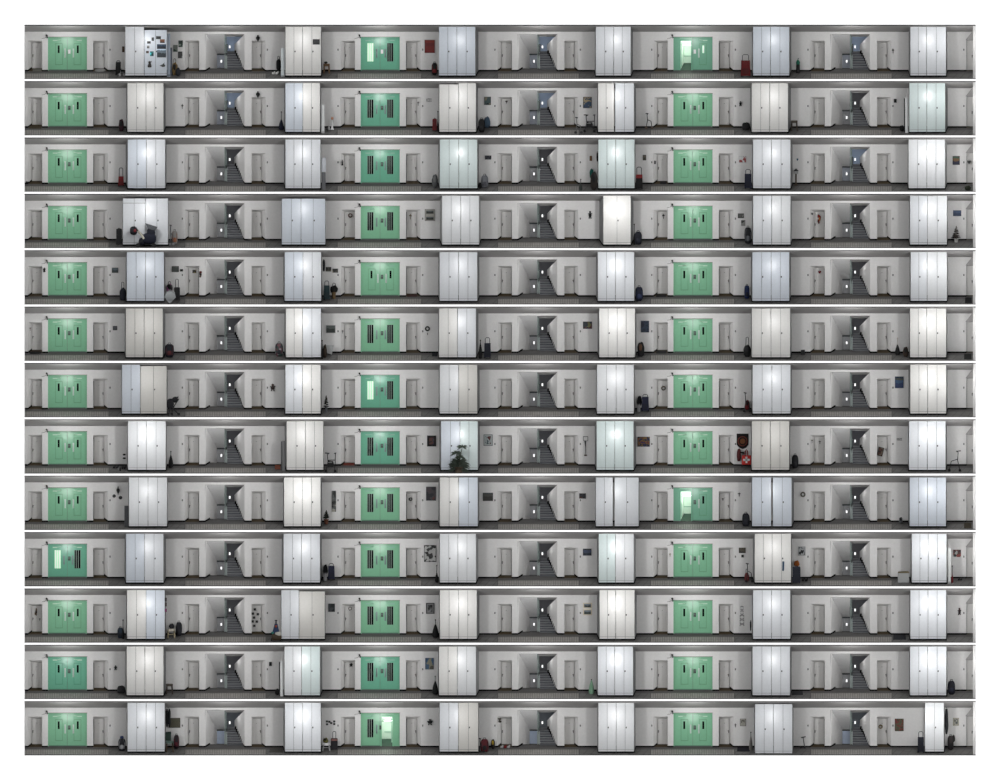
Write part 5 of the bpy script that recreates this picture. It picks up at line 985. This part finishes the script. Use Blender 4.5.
# --- twelfth
k = 11
ornament(k, 113.8, 117.2, 20.8, 25.4, [(60, 60, 62), (90, 90, 92)], 'small dark winged ornament left of the first cabinets', 'wall_ornament', 'ornament', 'figure')
sack(k, 117.2, 124.9, 40.4, 48.8, (48, 48, 50), 'low dark bundle left of the first cabinets', 'bag', 'bag', None, 0, None, .6)
stool(k, 166, 172.8, 39, 49.6, (90, 78, 68), 'brown stool right of the first cabinets', (112, 100, 88))
picture(k, 269, 271.8, 17.4, 21.4, M((44, 44, 48)), 'small dark sign right of the stairs', (60, 60, 64), None, 'wall_sign', 'sign', .3)
board(k, 280.2, 283.2, 16.4, 51.6, (228, 230, 230), 'tall white board with dark edge left of the cabinets', 'leaning_board', 'board', (40, 40, 42))
sack(k, 275, 279.4, 43.5, 50.2, BLK, 'black heap beside the tall white board')
ornament(k, 349.4, 352.8, 18.4, 22, [BLK, BLK], 'small black bird ornament on the door left of the middle green doors', 'door_ornament', 'ornament', 'figure', D_BACK+8.6)
picture(k, 425.2, 433.8, 13.4, 24.8, art([(60, 100, 150), (90, 130, 170), (180, 176, 150), (120, 116, 100)], 2.6, 'noise', 23), 'picture of pale towers on blue left of the cabinets', (60, 84, 110), None, 'wall_poster', 'poster', .3)
pole_bag(k, 432, 438.4, 31, 49.8, (22, 26, 28), 'black and green furled parasol left of the cabinets', 'parasol', 'parasol', 5, (30, 90, 80))
pole_bag(k, 588.6, 594.3, 34.2, 49.4, (150, 196, 164), 'pale green pointed bag left of the cabinets', 'furled_cloth', 'bag', 1)
backpack(k, 947.8, 955.2, 34.4, 50, (26, 28, 44), (40, 44, 70), 'dark blue backpack right of the last cabinets')
mat(k, 792, 803, 47, 50.4, (58, 60, 66), 'grey mat right of the cabinets')
# --- bottom
k = 12
backpack(k, 118.2, 125.6, 35.8, 50.2, (36, 38, 48), (190, 192, 196), 'dark backpack with white pocket left of the first cabinets')
tag(MB().blob(0, 0, .8, 1.9, 1.5, 1.5, .9).blob(.4, -.6, .3, 1.9, 1.6, .4, .9).build('cap', M((40, 70, 130)), None, W(121.8, 37.2, dfloor(50.2), k)), L('blue cap on the dark backpack', k), 'cap')
hanging(k, 165.8, 170.6, 6.8, 26, [(26, 28, 32), (34, 40, 44)], 'black coats hanging at the cabinet side', 'coat', 'coat', 16)
picture(k, 168.6, 180.2, 17, 26.9, art([(104, 100, 74), (112, 108, 82), (98, 94, 68)], 20, 'noise', 2), 'olive brown pin board right of the first cabinets', (96, 92, 70), None, 'pin_board', 'board', .4)
box_(k, 165.6, 171, 30.8, 40, (64, 96, 84), 'green box standing on the small bench', (50, 80, 70)).location.z = W(0, 40, 0, k)[2]
r = stool(k, 165.8, 173.6, 40, 51.2, (84, 66, 44), 'small bench with green cover right of the first cabinets', (110, 140, 130), 'small_bench', 'bench')
backpack(k, 173.6, 179.2, 32.4, 47.8, (44, 26, 36), (130, 40, 60), 'dark red and black bag with white top under the pin board', 'wheeled_bag')
mat(k, 269.4, 283, 46.6, 51.6, (60, 56, 44), 'patterned dark mat left of the cabinets', art([(36, 36, 34), (120, 112, 84), (36, 36, 34)], 3.5, 'rows', 4))
for q, (x, v) in enumerate(((326.9, 20.6), (327, 23.4), (329.4, 20.9), (331.2, 22.2), (334.2, 20.6), (334.2, 23.2))):
    tag(MB().box(-1.1, 1.1, -.4, 0, -1, 1).box(-.8, .8, -.5, -.4, -.7, .7, 1).build('small_photo', [M((34, 34, 36)), M((84, 84, 86))], None, W(x, v, D_BACK, k)), L('small black framed photo, %s of six in the cluster' % ORD[q], k), 'photo', 'cluster of six small photos')
stool(k, 322.2, 330.2, 42, 49.8, (190, 192, 192), 'small white table right of the cabinets', (226, 226, 226), 'small_table', 'table')
sack(k, 322.8, 327.8, 37, 42.4, (130, 128, 60), 'olive yellow bag with black top on the white table', 'bag', 'bag', BLK).location = W(325.6, 42, dfloor(49.8), k)
suitcase(k, 330.8, 337.7, 30.4, 48.8, (34, 32, 42), 'black suitcase with pink band and raised handle', 6.6)
tag(MB().box(-3.2, 3.2, -.3, 0, -.7, .7).box(-3.2, 3.2, -.3, .2, .9, 1.3).build('pink_band', M((176, 120, 112)), None, W(334.3, 39.2, dfloor(48.8)-2.0, k)), L('pink band strapped around the black suitcase', k), 'strap')
ornament(k, 426.8, 433.2, 18, 24.2, [(40, 42, 42), (110, 112, 112)], 'grey butterfly shaped ornament left of the cabinets', 'wall_ornament', 'ornament', 'figure')
backpack(k, 480.4, 488.6, 36.4, 51, (116, 26, 40), (34, 34, 38), 'dark red wheeled backpack right of the cabinets', 'wheeled_backpack')
rollator(k, 478.8, 484, 37.4, 52, 'dark cart frame with wheels behind the red backpack', (60, 60, 64), BLK, 'folded_cart', 'cart', False).location.y += 3*S
r = sack(k, 490.8, 495, 37.6, 47.8, (54, 48, 46), 'dark bottle bag with yellow tip beside the red backpack', 'bag', 'bag', (190, 160, 50), 0)
shoes(k, 500.4, 510.4, 43.6, 47.2, (196, 196, 196), 'red and white shoes at the niche left of the stairs', 'shoes', 'shoes', (160, 40, 44), 3)
ornament(k, 498.2, 501.8, 16.8, 23.4, [(130, 126, 118), (100, 96, 90)], 'curled beige paper ornament at the niche', 'wall_ornament', 'ornament', 'bunch')
picture(k, 740, 746, 17.9, 25.2, art([(120, 116, 104), (196, 192, 180), (110, 104, 90)], 5, 'cells', 9), 'small framed drawing left of the cabinets', (96, 90, 78), (206, 204, 196), fw=.45)
ornament(k, 734.6, 736.4, 22.6, 26.6, [(60, 60, 62), (60, 60, 62)], 'two part dark switch left of the framed drawing', 'switch_box', 'switch', 'cross')
mat(k, 737, 750.4, 46.8, 50.6, (30, 32, 46), 'dark blue doormat left of the cabinets')
pole_bag(k, 749, 752.8, 30.6, 49.6, (150, 148, 142), 'grey stick vacuum with red button beside the cabinets', 'stick_vacuum', 'vacuum', 4)
r = thing('kick_scooter', L('black kick scooter right of the cabinets', k), 'scooter', place(k, 801, 806, 35, 47.6)[0])
MB().tube([(1.2, 0, 1), (-.4, 0, 11.4)], .4).build('stem', M((50, 52, 54), .4), r); MB().tube([(-2.4, 0, 11), (-.4, 0, 11.4), (2.2, 0, 12)], .5).build('handlebar', BLACK, r)
MB().box(-3, 1.4, -1, 1, .9, 1.5).build('deck', BLACK, r)
for x in (-2.8, 1.5): MB().prism([(x+.9*math.cos(t*PI/5), .9+.9*math.sin(t*PI/5)) for t in range(10)], -.4, .4).build('wheel', M((70, 70, 72)), r)
ornament(k, 878.6, 882.8, 23.6, 28, [(150, 132, 84), (190, 170, 120)], 'gold wreath on the door right of the stairs', 'door_wreath', 'wreath', 'wreath', D_BACK+8.6)
picture(k, 894.9, 903.7, 17.8, 30.2, art([(96, 92, 60), (110, 104, 70), (150, 50, 44), (70, 80, 50)], 4, 'noise', 25), 'olive and red tall poster right of the stairs', (84, 80, 54), None, 'wall_poster', 'poster', .3)
trolley(k, 917.3, 924.4, 30.4, 52.2, (32, 34, 50), 'dark blue trolley with tall handle left of the last cabinet', 6, 1.6)
picture(k, 953, 959, 17, 24.8, art([(110, 110, 100), (190, 188, 176), (90, 96, 100)], 5, 'noise', 26), 'oval grey print on cream at the right end', (186, 182, 160), (196, 192, 176), fw=.4)
hanging(k, 945, 948.2, 7, 33, [(52, 52, 56)], 'row of dark coats hung along the side of the last cabinet', 'coat', 'coat', 10)
backpack(k, 947.6, 953.6, 33, 49, (60, 52, 52), (30, 30, 34), 'brown and black bag right of the last cabinet')
hanging(k, 952, 955, 34, 41, [(60, 56, 54)], 'small dark hat on a hook right of the last cabinet', 'hat', 'hat')
